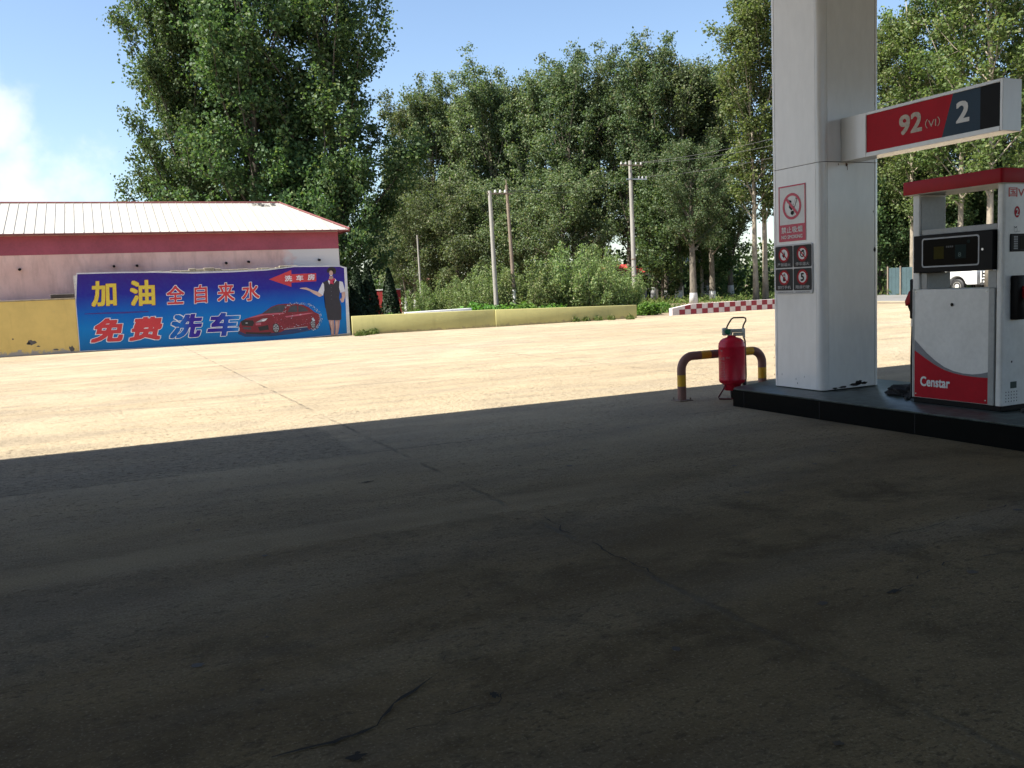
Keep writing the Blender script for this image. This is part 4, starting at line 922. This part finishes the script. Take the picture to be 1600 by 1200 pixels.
def tree_mesh(seed, H, R, base, nleaf, lsize, lm, bm_, up=.75, nprim=46, sparse=0., drop=0., tr=.26, prof=None, csize=.42):
    rng = np.random.default_rng(seed); b = MB()
    tz = np.linspace(0, 1, 12); tw = np.cumsum(rng.normal(0, .10, (12, 2)), 0)*(tz[:, None])
    T = [(tw[i, 0], tw[i, 1], H*.97*tz[i]) for i in range(12)]
    b.tube(T, [tr*(1-.93*t)*(1.25 if i == 0 else 1)+.012 for i, t in enumerate(tz)], bm_, 9)
    def trunk_at(t): 
        k = min(int(t*11), 10); q = t*11-k; return np.array(T[k])*(1-q)+np.array(T[k+1])*q
    prof = prof or (lambda t: (math.sin(PI*min(1, .12+.88*t)**.75))**.7)
    cl = []; ga = rng.uniform(0, 6.28)
    for i in range(nprim):
        t = base+(.985-base)*((i+.5)/nprim)**.9; rel = (t-base)/(1-base); ga += 2.39996+rng.normal(0, .35)
        Ln = R*max(.12, prof(rel))*rng.uniform(.62, 1.18); el = up+.35*rel+rng.normal(0, .12)
        d = np.array((math.cos(ga)*math.cos(el), math.sin(ga)*math.cos(el), math.sin(el))); Lb = Ln/max(.35, math.cos(el))
        p0 = trunk_at(t*.93); pts = []; dd = d.copy(); p = p0.copy()
        for s in range(6):
            pts.append(p.copy()); p = p+dd*Lb/5; dd = unit(dd+np.array((0, 0, .07-drop*.12*s))+rng.normal(0, .07, 3))
        rb = max(.02, tr*.34*(1-rel*.75)); b.tube(pts, [rb*(1-.17*s) for s in range(6)], bm_, 5, False)
        ns = max(3, int(4+5*Ln/3))
        for k in range(ns):
            s = rng.uniform(.22, 1.0); j = min(int(s*5), 4); q = s*5-j; a = pts[j]*(1-q)+pts[j+1]*q
            sd = unit(dd*.6+rng.normal(0, .65, 3)+np.array((0, 0, .25-drop*.6))); Ls = (.35+.5*rng.random())*(.5+.35*Ln)*(1.15-.5*s)
            e = a+sd*Ls
            if k % 2 == 0: b.tube([a, (a+e)/2+rng.normal(0, .05, 3), e], [rb*.3, rb*.2, .008], bm_, 3, False)
            m = 3
            for u in np.linspace(.35, 1.05, m):
                if rng.random() > sparse: cl.append((a+(e-a)*u, csize*rng.uniform(.6, 1.25)*(.7+.1*Ln)))
        if rng.random() > sparse: cl.append((pts[-1], csize))
    C = np.array([c for c, _ in cl]); S = np.array([s for _, s in cl]); w = S**2; w /= w.sum()
    idx = rng.choice(len(C), nleaf, p=w); off = rng.normal(size=(nleaf, 3))*np.array((.62, .62, .5)); off *= S[idx][:, None]
    P = C[idx]+off; P = P[P[:, 2] > .5]
    Nr = unit(unit(off[:len(P)])*.55+rng.normal(0, .75, (len(P), 3))+np.array((0, 0, .25)))
    crown = leaves_mesh('crown', P, Nr, lsize, lm, rng)
    bmesh.ops.recalc_face_normals(b.bm, faces=list(b.bm.faces)); tm = bpy.data.meshes.new('trunk'); b.bm.to_mesh(tm); b.bm.free()
    for m in b.mats: tm.materials.append(m)
    tm.shade_smooth(); return tm, crown

LM_pop = leaf_mat('poplar leaf', (.034, .072, .026), (.10, .155, .060), .36, (.14, .17, .07))
LM_gry = leaf_mat('dusty willow leaf', (.060, .092, .040), (.14, .175, .085), .36, (.18, .18, .10))
LM_mid = leaf_mat('grove leaf', (.046, .082, .034), (.115, .158, .078), .36, (.16, .17, .09))
LM_lit = leaf_mat('young poplar leaf', (.065, .105, .032), (.15, .195, .07), .40, (.19, .20, .09))
BK = bark_mat('grey bark', (.17, .145, .11)); BKp = bark_mat('pale bark', (.33, .28, .21), False); BKd = bark_mat('dark bark', (.09, .075, .055), False)
TM = {
 'poplar': tree_mesh(11, 20, 4.3, .10, 48000, .17, LM_pop, BKd, .80, 60, .12, 0, .30, lambda t: (min(1, t*3+.72))*(1-t**2.6)**.8),
 'poplarb': tree_mesh(12, 20, 4.2, .07, 48000, .17, LM_pop, BKd, .85, 60, .14, 0, .30, lambda t: (min(1, t*3+.75))*(1-t**2.2)**.8),
 'grove': tree_mesh(21, 19, 3.9, .16, 26000, .18, LM_gry, BK, .85, 46, .18, 0, .24, lambda t: (min(1, t*2+.55))*(1-t**2)**.7),
 'groveb': tree_mesh(22, 19, 3.6, .20, 26000, .18, LM_mid, BK, .95, 46, .08, 0, .26, lambda t: (min(1, t*2+.6))*(1-t**2.4)**.7),
 'willow': tree_mesh(31, 11, 4.2, .12, 24000, .165, LM_gry, BK, .45, 40, .05, .9, .2),
 'slender': tree_mesh(41, 22, 2.7, .28, 15000, .17, LM_lit, BKp, .95, 42, .16, 0, .17, lambda t: (min(1, t*3+.4))*(1-t**2)**.6),
 'slenderb': tree_mesh(42, 22, 3.0, .22, 15000, .17, LM_lit, BKp, .85, 44, .12, 0, .15, lambda t: (min(1, t*3+.4))*(1-t**2)**.6),
 'highstem': tree_mesh(52, 16, 3.4, .34, 20000, .175, LM_mid, BK, .6, 36, .05, .3, .36),
 'bushy': tree_mesh(51, 8, 2.9, .05, 12000, .20, LM_pop, BKd, .6, 34, .03, 0, .13),
}
def plant(name, kind, px, depth, sc, label, cat, group, sxy=1., rz=0., dx=0.):
    tm, cm = TM[kind]; p = at_depth(px, depth)
    e = empty(name, (p[0], p[1], 0), label, cat, group, rz); e.scale = (sc*sxy, sc*sxy, sc)
    for nm, me in (('trunk', tm), ('crown', cm)):
        o = bpy.data.objects.new(nm, me); COL.objects.link(o); o.parent = e
    return e
gp_ = 'tall poplars behind the pink building'
plant('poplar_tree', 'poplar', 408, 47, 1.12, 'tallest leafy poplar rising behind the middle of the pink roof', 'tree', gp_, 1.0, .4)
plant('poplar_tree', 'poplarb', 306, 48.5, .98, 'broad sunlit poplar at the left behind the pink roof', 'tree', gp_, .88, 2.1)
plant('poplar_tree', 'poplarb', 530, 47.5, 1.06, 'dark shaded poplar at the right end of the pink roof', 'tree', gp_, 1.06, 5.6)
plant('poplar_tree', 'poplar', 345, 52, 1.1, 'poplar behind and between the left and tallest poplars', 'tree', gp_, 1., 5.2)
plant('small_tree', 'bushy', 545, 45, .98, 'dark bushy tree beneath the shaded poplar by the roof corner', 'tree', gp_, .75, 1.)
plant('small_tree', 'bushy', 205, 50, .72, 'low sparse tree top peeping over the left of the pink roof', 'tree', gp_, .8, 2.)
plant('small_tree', 'bushy', 470, 46, 1.1, 'dark bushy tree behind the right slope of the pink roof', 'tree', gp_, .9, 3.)
gg = 'trees lining the far side of the road'
mid = [(590, 90, .55, 'groveb', 'hazy low tree seen beside the shaded poplar'), (628, 78, .64, 'grove', 'small grey tree over the red gate'), (614, 96, .62, 'grove', 'small hazy tree right of the tall poplars'), (648, 84, 1.03, 'grove', 'grey green tree third from the poplars'), (690, 80, 1.03, 'grove', 'grey green tree left of the pale poles, with forked top'),
       (738, 78, 1.0, 'grove', 'slim topped tree just left of the bare topped pole'), (772, 76, 1.03, 'grove', 'tall ragged tree directly above the bare topped pole'), (815, 80, 1.05, 'grove', 'rounded grey tree right of the brown pole'),
       (858, 74, .99, 'grove', 'leafy tree above the middle of the thicket'), (900, 71, .98, 'groveb', 'dense dark tree above the right of the thicket'), (940, 73, .98, 'grove', 'pointed tree left of the tall pale pole'),
       (985, 70, .95, 'groveb', 'dark tree right behind the tall pale pole'), (1022, 67, .96, 'groveb', 'tall bright crowned tree right of the tall pole'), (1062, 66, .94, 'grove', 'broad tall tree above the chequered wall end'),
       (1102, 69, .90, 'groveb', 'dense tree over the chequered wall'), (1142, 67, .88, 'grove', 'leaning tree left of the column'), (715, 84, .93, 'groveb', 'back row tree above the lone pale shrubs'), (795, 90, 1.05, 'groveb', 'back row tree above the brown pole'), (920, 86, 1.08, 'grove', 'back row tree between the thicket trees'), (1005, 84, 1.05, 'grove', 'back row tree right of the tall pole top'), (1085, 84, 1.1, 'grove', 'back row tree over the limewashed trunk')]
for i, (px, d, s, k, lb) in enumerate(mid): plant('roadside_tree', k, px, d, s, lb, 'tree', gg, 1.0, i*1.7)
fr = [(648, 72, .86, 'willow', 'round willow low in front of the left roadside trees'), (716, 70, .98, 'willow', 'drooping willow behind the two thin poles'), (800, 69, .92, 'willow', 'low leafy tree above the thicket beside the brown pole'), (880, 66, .95, 'willow', 'dark low tree behind the tallest part of the thicket'), (1035, 63, .95, 'bushy', 'dark small tree over the whitewashed trunk'), (1110, 66, .9, 'bushy', 'dark small tree behind the chequered wall'),
      (1083, 55, .64, 'highstem', 'leafy tree with a thick limewashed trunk beside the tall pole'), (1060, 64, .72, 'highstem', 'tree with a dark clear trunk right of the limewashed one'), (1113, 62, .62, 'highstem', 'tree with slim limewashed trunk above the chequered wall'), (1040, 70, .7, 'highstem', 'tree with a thin clear trunk left of the dark one')]
for i, (px, d, s, k, lb) in enumerate(fr): plant('small_tree', k, px, d, s, lb, 'tree', 'small trees under the roadside grove', 1., i*2.3)
gr = 'pale barked trees behind the column and dispenser'
rt = [(1181, 57.5, .9, 'slender', 'pale trunked tree nearest the left edge of the column'), (1196, 58, 1.02, 'slenderb', 'taller pale tree touching the left edge of the column'), (1385, 60, .84, 'slender', 'feathery tree right beside the column edge'), (1425, 57, .86, 'slenderb', 'sparse feathery tree with slanting limbs above the fuel sign'),
      (1500, 54, 1.02, 'slenderb', 'bright leafed tree above the middle of the fuel sign'), (1545, 50, 1.12, 'slenderb', 'large bright leafed tree above the right end of the fuel sign'), (1605, 52, 1.05, 'slender', 'pale trunked tree at the right picture edge'), (1460, 62, .62, 'groveb', 'shorter dense tree above the dispenser roof, left'), (1530, 60, .6, 'groveb', 'shorter dense tree above the dispenser roof, right'), (1392, 64, .66, 'groveb', 'shorter dense tree between column and dispenser'),
      (1425, 60, .98, 'bushy', 'dark bush tree over the teal fence'), (1375, 60, .9, 'bushy', 'dark bush tree just right of the column'), (1465, 57, 1.0, 'slenderb', 'full leafy tree between the feathery tree and the bright one'), (1575, 58, .7, 'groveb', 'shorter dense tree at the right picture edge'), (1412, 66, .85, 'grove', 'grey leafy tree seen under the fuel sign'), (1460, 59, .95, 'bushy', 'dark bush tree behind the dispenser roof corner'), (1545, 60, 1.0, 'bushy', 'dark bush tree between the pale trunks'), (1500, 58, .9, 'bushy', 'dark bush tree behind the white truck'), (1590, 56, .9, 'bushy', 'dark bush tree at the right edge behind the dispenser')]
for i, (px, d, s, k, lb) in enumerate(rt): plant('pale_tree' if 'slender' in k else 'small_tree', k, px, d, s, lb, 'tree', gr, 1.12 if 'slender' in k else 1., i*2.9+.5)

def trunks():                                              # bare lower trunks with lime wash that stand clear of the crowns
    g = 'limewashed trunks along the road'
    for px, d, r, h, lb in ((632, 72, .12, 3.6, 'thin pale stem beside the red gate'),):
        p = at_depth(px, d); e = empty('tree_trunk', (p[0], p[1], 0), lb, 'tree trunk', g); b = MB()
        b.tube([(0, 0, -.05), (.03, 0, .5), (.06, .02, h*.4), (-.08, 0, h*.75), (-.02, .1, h)], [r*1.25, r, r*.85, r*.7, r*.45], BK if px != 1177 and px != 1186 else BKp, 10)
        b.tube([(0, 0, h*.6), (.5, .1, h*.85), (.7, .2, h*1.05)], [r*.4, r*.3, r*.1], BK, 6)
        o = b.build('stem', None, 60); o.parent = e
trunks()

def shrub_mesh(seed, R, H, n, size, m, aspect=.35, stems=26):
    rng = np.random.default_rng(seed); cl = []; b = MB()
    for i in range(stems):
        a = rng.uniform(0, 6.28); rr = R*math.sqrt(rng.random()); top = H*(1-.38*(rr/R)**2)*rng.choice((.55, .75, .9, 1.0, 1.2))*rng.uniform(.85, 1.1); x, y = rr*math.cos(a), rr*math.sin(a)
        p = [np.array((x*.55, y*.55, 0)), np.array((x*.8, y*.8, top*.5)), np.array((x*1.02, y*1.02, top))]; b.tube(p, [.03, .02, .006], BKd, 4, False)
        for t in np.linspace(.12, 1, 9):
            q = p[0]*(1-t)**2+2*t*(1-t)*p[1]+t*t*p[2]; cl.append((q, .25*(1.2-.75*t)))
    C = np.array([c for c, _ in cl]); S = np.array([s for _, s in cl]); idx = rng.integers(0, len(C), n); off = rng.normal(size=(n, 3))*S[idx][:, None]*np.array((1, 1, .8)); P = C[idx]+off; P[:, 2] = np.abs(P[:, 2])+.02
    Nr = unit(rng.normal(0, 1, (n, 3))+np.array((0, 0, .6))); lm = leaves_mesh('foliage', P, Nr, size, m, rng, aspect)
    bmesh.ops.recalc_face_normals(b.bm, faces=list(b.bm.faces)); sm = bpy.data.meshes.new('stem'); b.bm.to_mesh(sm); b.bm.free(); sm.materials.append(BKd); return sm, lm
LM_weed = leaf_mat('tall weed leaf', (.10, .15, .05), (.20, .26, .105), .36, (.26, .26, .13))
LM_brt = leaf_mat('fresh creeper leaf', (.05, .12, .02), (.12, .23, .045), .35)
LM_con = leaf_mat('juniper needle', (.008, .020, .008), (.025, .045, .016), .08)
LM_grs = leaf_mat('grass blade', (.06, .10, .022), (.14, .19, .05), .3, (.2, .18, .08))
SM = {'a': shrub_mesh(61, 1.9, 3.0, 12000, .15, LM_weed, .42, 34), 'b': shrub_mesh(62, 1.8, 2.7, 11000, .15, LM_weed, .42, 34), 'c': shrub_mesh(63, .8, .8, 2600, .15, LM_brt, .8, 16)}
def shrub(name, kind, px, depth, sc, label, cat, group, rz=0., z=0., sxy=1.):
    sm, lm = SM[kind]; p = at_depth(px, depth); e = empty(name, (p[0], p[1], z), label, cat, group, rz); e.scale = (sc*sxy, sc*sxy, sc)
    for nm, me in (('stem', sm), ('foliage', lm)):
        o = bpy.data.objects.new(nm, me); COL.objects.link(o); o.parent = e
th = 'tall weedy shrubs forming the thicket behind the olive wall'
for i, (px, d, s, k, lb) in enumerate(((703, 43.5, .70, 'b', 'lowest thicket shrub left of the bare topped pole'), (738, 42, .74, 'a', 'thicket shrub just left of the bare topped pole'), (782, 43, .86, 'a', 'thicket shrub behind the brown pole'), (818, 42, .90, 'b', 'thicket shrub right of the brown pole'), (852, 43, 1.04, 'b', 'tall thicket shrub left of its highest top'),
        (885, 43.5, 1.12, 'a', 'tallest thicket shrub in the middle of the clump'), (918, 43, 1.04, 'b', 'tall thicket shrub right of the highest top'), (948, 44, .92, 'a', 'thicket shrub sloping down towards the tall pole'), (970, 45, .8, 'b', 'last thicket shrub before the tall pole'), (762, 45, .95, 'b', 'back row thicket shrub between the two thin poles'), (930, 47, 1.1, 'a', 'back row thicket shrub left of the tall pole'))):
    shrub('thicket_shrub', k, px, d, s*.92, lb, 'shrub', th, i*1.3, 0, .9)
for i, (px, d, s, lb) in enumerate(((665, 43.5, .60, 'round pale shrub standing alone left of the thicket'), (692, 44, .58, 'round pale shrub nearer the thicket'), (722, 45, .62, 'small pale shrub between lone shrubs and thicket'))):
    shrub('thicket_shrub', 'ab'[i % 2], px, d, s, lb, 'shrub', 'lone pale shrubs left of the thicket', i*2.)
for i, (px, d, s, lb) in enumerate(((752, 39, .95, 'bright creeper clump left of the bare topped pole'), (768, 38.2, .8, 'bright creeper clump at the foot of the bare topped pole'), (812, 38.5, .9, 'bright creeper clump right of the brown pole'), (793, 37.6, .7, 'bright creeper clump between the two poles'), (858, 39, .75, 'bright creeper clump low in front of the thicket'), (640, 41, .7, 'bright creeper clump beside the whitewashed curb'), (615, 40, .62, 'bright creeper clump under the small junipers'), (1010, 41.5, .62, 'weed clump at the open end of the olive wall'), (1028, 44, .5, 'weed clump beside the chequered wall'), (575, 38.5, .6, 'creeper clump next to the banner edge'))):
    shrub('creeper_clump', 'c', px, d, s, lb, 'plant', 'bright creeper clumps along the olive wall', i*1.9, 0, 1.25)

def conifer_mesh(seed, R, H, n):
    rng = np.random.default_rng(seed); t = rng.random(n)**.8; rr = R*(1-t)**.75*np.minimum(1, t*9+.55)*(.72+.32*rng.random(n)); a = rng.uniform(0, 6.28, n); rr *= 1+.12*np.sin(a*5+t*17)
    P = np.stack((rr*np.cos(a), rr*np.sin(a), H*(t*.98+.02)), 1); Nr = unit(np.stack((np.cos(a), np.sin(a), .4*np.ones(n)), 1)+rng.normal(0, .5, (n, 3))); lm = leaves_mesh('foliage', P, Nr, .14, LM_con, rng, .45)
    b = MB(); b.tube([(0, 0, 0), (0, 0, H*.9)], [.08, .01], BKd, 6); bmesh.ops.recalc_face_normals(b.bm, faces=list(b.bm.faces)); sm = bpy.data.meshes.new('trunk'); b.bm.to_mesh(sm); b.bm.free(); sm.materials.append(BKd); return sm, lm
SM['j'] = conifer_mesh(71, .62, 2.9, 7000)
for i, (px, d, s, sx, lb) in enumerate(((557, 41, .98, 1.0, 'dark juniper nearest the banner'), (574, 41.5, 1.02, 1.0, 'middle dark juniper beside the red gate'), (608, 44, .95, .95, 'dark juniper standing in front of the red gate'))):
    sm, lm = SM['j']; p = at_depth(px, d); e = empty('juniper', (p[0], p[1], 0), lb, 'tree', 'dark junipers by the banner', i*1.1); e.scale = (s*sx, s*sx, s)
    for nm, me in (('trunk', sm), ('crown', lm)):
        o = bpy.data.objects.new(nm, me); COL.objects.link(o); o.parent = e

def ground_cover():
    rng = np.random.default_rng(81)
    def patch(name, pts, n, size, m, label=None, hz=.25, asp=.25):
        C = np.array(pts); idx = rng.integers(0, len(C), n); P = np.zeros((n, 3)); P[:, :2] = C[idx, :2]+rng.normal(size=(n, 2))*C[idx, 2:3]; P[:, 2] = np.abs(rng.normal(0, hz, n))*np.minimum(1, C[idx, 3])+.01
        Nr = unit(rng.normal(0, 1, (n, 3))*np.array((1, 1, .35))); me = leaves_mesh(name, P, Nr, size, m, rng, asp); o = bpy.data.objects.new(name, me); COL.objects.link(o); tag(o, label, None, None, 'stuff'); return o
    pts = [(*at_depth(px, d), .9, 1) for px in range(560, 1060, 14) for d in (38.2, 40.5, 44, 50) if d > 37.6+(px-560)*.009]
    patch('verge_grass', pts, 16000, .17, LM_grs, hz=.16)
    pts = []
    for px in range(1000, 1600, 10):
        for d in (61, 64, 69): pts.append((*at_depth(px, d), 1.6, 1))
    patch('roadside_grass', pts, 14000, .24, LM_grs, hz=.2)
    pts = [(*gpt(px, py)[:2], .07, .45) for px, py in ((562, 525), (570, 524), (578, 523), (586, 522), (658, 517), (900, 503), (915, 502), (935, 501), (955, 500), (985, 499))]
    patch('wall_foot_grass', pts, 2600, .13, LM_grs, hz=.15)
    # undergrowth and far wood beyond the road
    pts = []
    for px in range(560, 1640, 9):
        for d in (76, 86, 98): pts.append((*at_depth(px, d+rng.uniform(-3, 3)), 1.9, rng.uniform(.4, 1.)))
    n = 42000; C = np.array(pts); idx = rng.integers(0, len(C), n); P = np.zeros((n, 3)); P[:, :2] = C[idx, :2]+rng.normal(size=(n, 2))*1.6; P[:, 2] = rng.random(n)**1.3*(5.5*C[idx, 3])+.05
    me = leaves_mesh('far_wood', P, unit(rng.normal(0, 1, (n, 3))+np.array((0, 0, .4))), .38, LM_pop, rng); o = bpy.data.objects.new('far_wood', me); COL.objects.link(o); tag(o, kind='stuff')
ground_cover()

# ------------------------------------------------------------------ things across the road
def far_things():
    # red gate between the junipers
    p = at_depth(602, 60); q = at_depth(625, 60); a = at_depth(572, 60)
    e = empty('red_gate', (p[0], p[1], 0), 'red sheet metal gate with a white top rail behind the junipers', 'gate'); ang = math.atan2(q[1]-a[1], q[0]-a[0]); M = Matrix.Translation((a[0], a[1], 0)) @ Matrix.Rotation(ang, 4, 'Z'); L = float(np.linalg.norm(q-a))
    mr = mat('gate red', (.34, .02, .02), .6, dirt=.35); b = MB()
    for i in range(8): b.box(i*L/8+.01, (i+1)*L/8-.01, 0, .05+.03*(i % 2), .1, 1.78, mr, M=M)
    b.build('panel', e, 0); b = MB(); b.box(0, L, -.03, .12, 1.782, 1.86, M_porc, M=M); b.build('top_rail', e, 0)
    # teal sheet fence right of the column
    a = at_depth(1388, 58); q = at_depth(1470, 55); p = (a+q)/2; ang = math.atan2(q[1]-a[1], q[0]-a[0]); M = Matrix.Translation((a[0], a[1], 0)) @ Matrix.Rotation(ang, 4, 'Z'); L = float(np.linalg.norm(q-a))
    e = empty('sheet_fence', (p[0], p[1], 0), 'faded teal sheet metal fence beyond the road beside the dispenser', 'fence'); mt = mat('teal sheet', (.05, .09, .10), .7, dirt=.3, dscale=2); b = MB()
    for i in range(14): b.box(i*L/14, (i+1)*L/14-.01, 0, .03+.03*(i % 2), 0, 1.75, mt, M=M)
    b.build('panel', e, 0); b = MB()
    for i in range(5): b.box(i*L/4.001-.04, i*L/4.001+.04, -.09, -.005, 0, 1.85, M_rustpole, M=M)
    b.build('post', e, 0)
    # roadside houses glimpsed between the trunks
    def house(px0, px1, depth, h, wallm, roofm, label, roof_h=.8, win=3):
        a = at_depth(px0, depth); q = at_depth(px1, depth*1.01); p = (a+q)/2; ang = math.atan2(q[1]-a[1], q[0]-a[0]); L = float(np.linalg.norm(q-a)); M = Matrix.Translation((a[0], a[1], 0)) @ Matrix.Rotation(ang, 4, 'Z')
        e = empty('roadside_house', (p[0], p[1], 0), label, 'house', 'houses behind the roadside trees'); b = MB(); b.box(0, L, 0, 6, 0, h, wallm, M=M); b.build('wall', e, 0)
        b = MB(); R4 = [(-.4, -.4, h+.01), (L+.4, -.4, h+.01), (L+.4, 6.4, h+.01), (-.4, 6.4, h+.01)]; r2 = [(0, 3, h+roof_h), (L, 3, h+roof_h)]; T = lambda c: tuple(M @ Vector(c))
        b.face([T(R4[0]), T(R4[1]), T(r2[1]), T(r2[0])], roofm); b.face([T(R4[2]), T(R4[3]), T(r2[0]), T(r2[1])], roofm); b.face([T(R4[1]), T(R4[2]), T(r2[1])], roofm); b.face([T(R4[3]), T(R4[0]), T(r2[0])], roofm); b.face([T(c) for c in R4[::-1]], roofm); b.build('roof', e, 0)
        for i in range(win):
            x = L*(i+.6)/win; b = MB(); b.box(x-.6, x+.6, -.05, -.004, 1, 2.2, M_porc, M=M); w = b.build('window', e, 0); b = MB(); b.box(x-.5, x+.5, -.07, -.052, 1.1, 2.1, M_screen, M=M); b.build('pane', w, 0)
    house(1030, 1112, 88, 3.3, mat('white house wall', (.6, .6, .6), .8, dirt=.2), mat('grey tile', (.3, .31, .33), .8), 'white walled house between the trunks above the chequered wall')
    house(957, 1010, 68, 2.3, mat('grey house wall', (.35, .36, .38), .8, dirt=.2), mat('red tile', (.55, .06, .05), .7), 'low house with bright red roof behind the tall pale pole', .75)
    house(640, 700, 84, 2.3, mat('pinkish house wall', (.48, .40, .38), .8, dirt=.2), mat('brown tile', (.28, .12, .09), .8), 'small pinkish house behind the lone pale shrubs', .7, 2)
far_things()

def truck():
    yc, X = 37.3, 46.5
    e = empty('parked_truck', (X+1, 35, 0), 'white flatbed truck across the road seen through the dispenser opening', 'truck')
    mw = mat('truck white', (.72, .71, .67), .35, dirt=.15); md = mat('truck chassis', (.03, .03, .03), .7); W = 2.1
    b = MB()
    arch = [(yc+.62*math.cos(R_(a)), .45+.62*math.sin(R_(a))) for a in range(180, -1, -15)]
    prof = [(35.95, .55), (36.6, .55)]+[p for p in arch if p[1] > .5]+[(38.0, .5), (38.75, .5), (38.82, 1.15), (38.55, 2.1), (38.3, 2.3), (35.98, 2.35)]
    b.prism(prof, X, X+W, mw, 'x', .03); b.build('cab', e, 30)
    for xx in (X-.012, X+W): 
        b = MB(); b.prism([(36.3, 1.35), (37.9, 1.35), (38.35, 1.4), (38.15, 2.08), (36.35, 2.1)], xx, xx+.012, M_screen, 'x'); b.build('window', e, 0)
    b = MB(); b.face([(X+.1, 38.80, 1.3), (X+W-.1, 38.80, 1.3), (X+W-.15, 38.575, 2.08), (X+.15, 38.575, 2.08)], M_screen); b.build('windscreen', e, 0)
    b = MB(); b.box(X+.3, X+W-.3, 29.5, 38.2, .5, .66, md); b.build('chassis', e, 0)
    b = MB(); b.box(X+.02, X+W-.02, 29.4, 35.7, .86, .93, mw); 
    for z in (.66, 1.02, 1.22): b.box(X, X+.04, 29.4, 35.55, z, z+.09, mw); b.box(X+W-.04, X+W, 29.4, 35.7, z, z+.09, mw)
    for y in np.arange(29.4, 35.7, .78): b.box(X-.02, X-.001, y, y+.07, .66, 1.32, mw); b.box(X+W+.001, X+W+.02, y, y+.07, .66, 1.32, mw)
    b.box(X, X+W, 35.56, 35.62, .9305, 1.32, md); b.build('flatbed', e, 0)
    for y in (yc, 31.2):
        for xx in (X+.02, X+W-.30):
            w = MB(); w.lathe([(.2, .0), (.40, 0), (.45, .04), (.45, .24), (.40, .28), (.2, .28)], (xx, y, .45), M_rubber, 26, 'x'); w = w.build('wheel', e, 40)
            r = MB(); r.lathe([(.05, -.01), (.12, -.02), (.2, .03), (.26, -.005), (.27, .0), (.27, .29), (.2, .27), (.05, .29)], (xx, y, .45), mat('pale wheel rim', (.55, .52, .45), .5), 20, 'x'); r.build('rim', w, 40)
    for xx in (X+.15, X+W-.45): b = MB(); b.box(xx, xx+.3, 38.76, 38.83, .75, .95, M_porc, .02); b.build('headlight', e, 0)
truck()
# the open side behind the viewer: a tree row that the glossy column cladding mirrors
for i, (x, y, s, k) in enumerate(((14, -34, .8, 'grove'), (22, -36, .9, 'groveb'), (30, -33, .85, 'grove'), (38, -38, .9, 'groveb'))):
    tm, cm = TM[k]; e = empty('roadside_tree', (x, y, 0), ('grey green tree %s the open yard behind the canopy' % ('nearest the shop side of', 'second along', 'third along', 'farthest along')[i]), 'tree', 'trees behind the station yard', i*1.4); e.scale = (s, s, s)
    for nm, me in (('trunk', tm), ('crown', cm)):
        o = bpy.data.objects.new(nm, me); COL.objects.link(o); o.parent = e
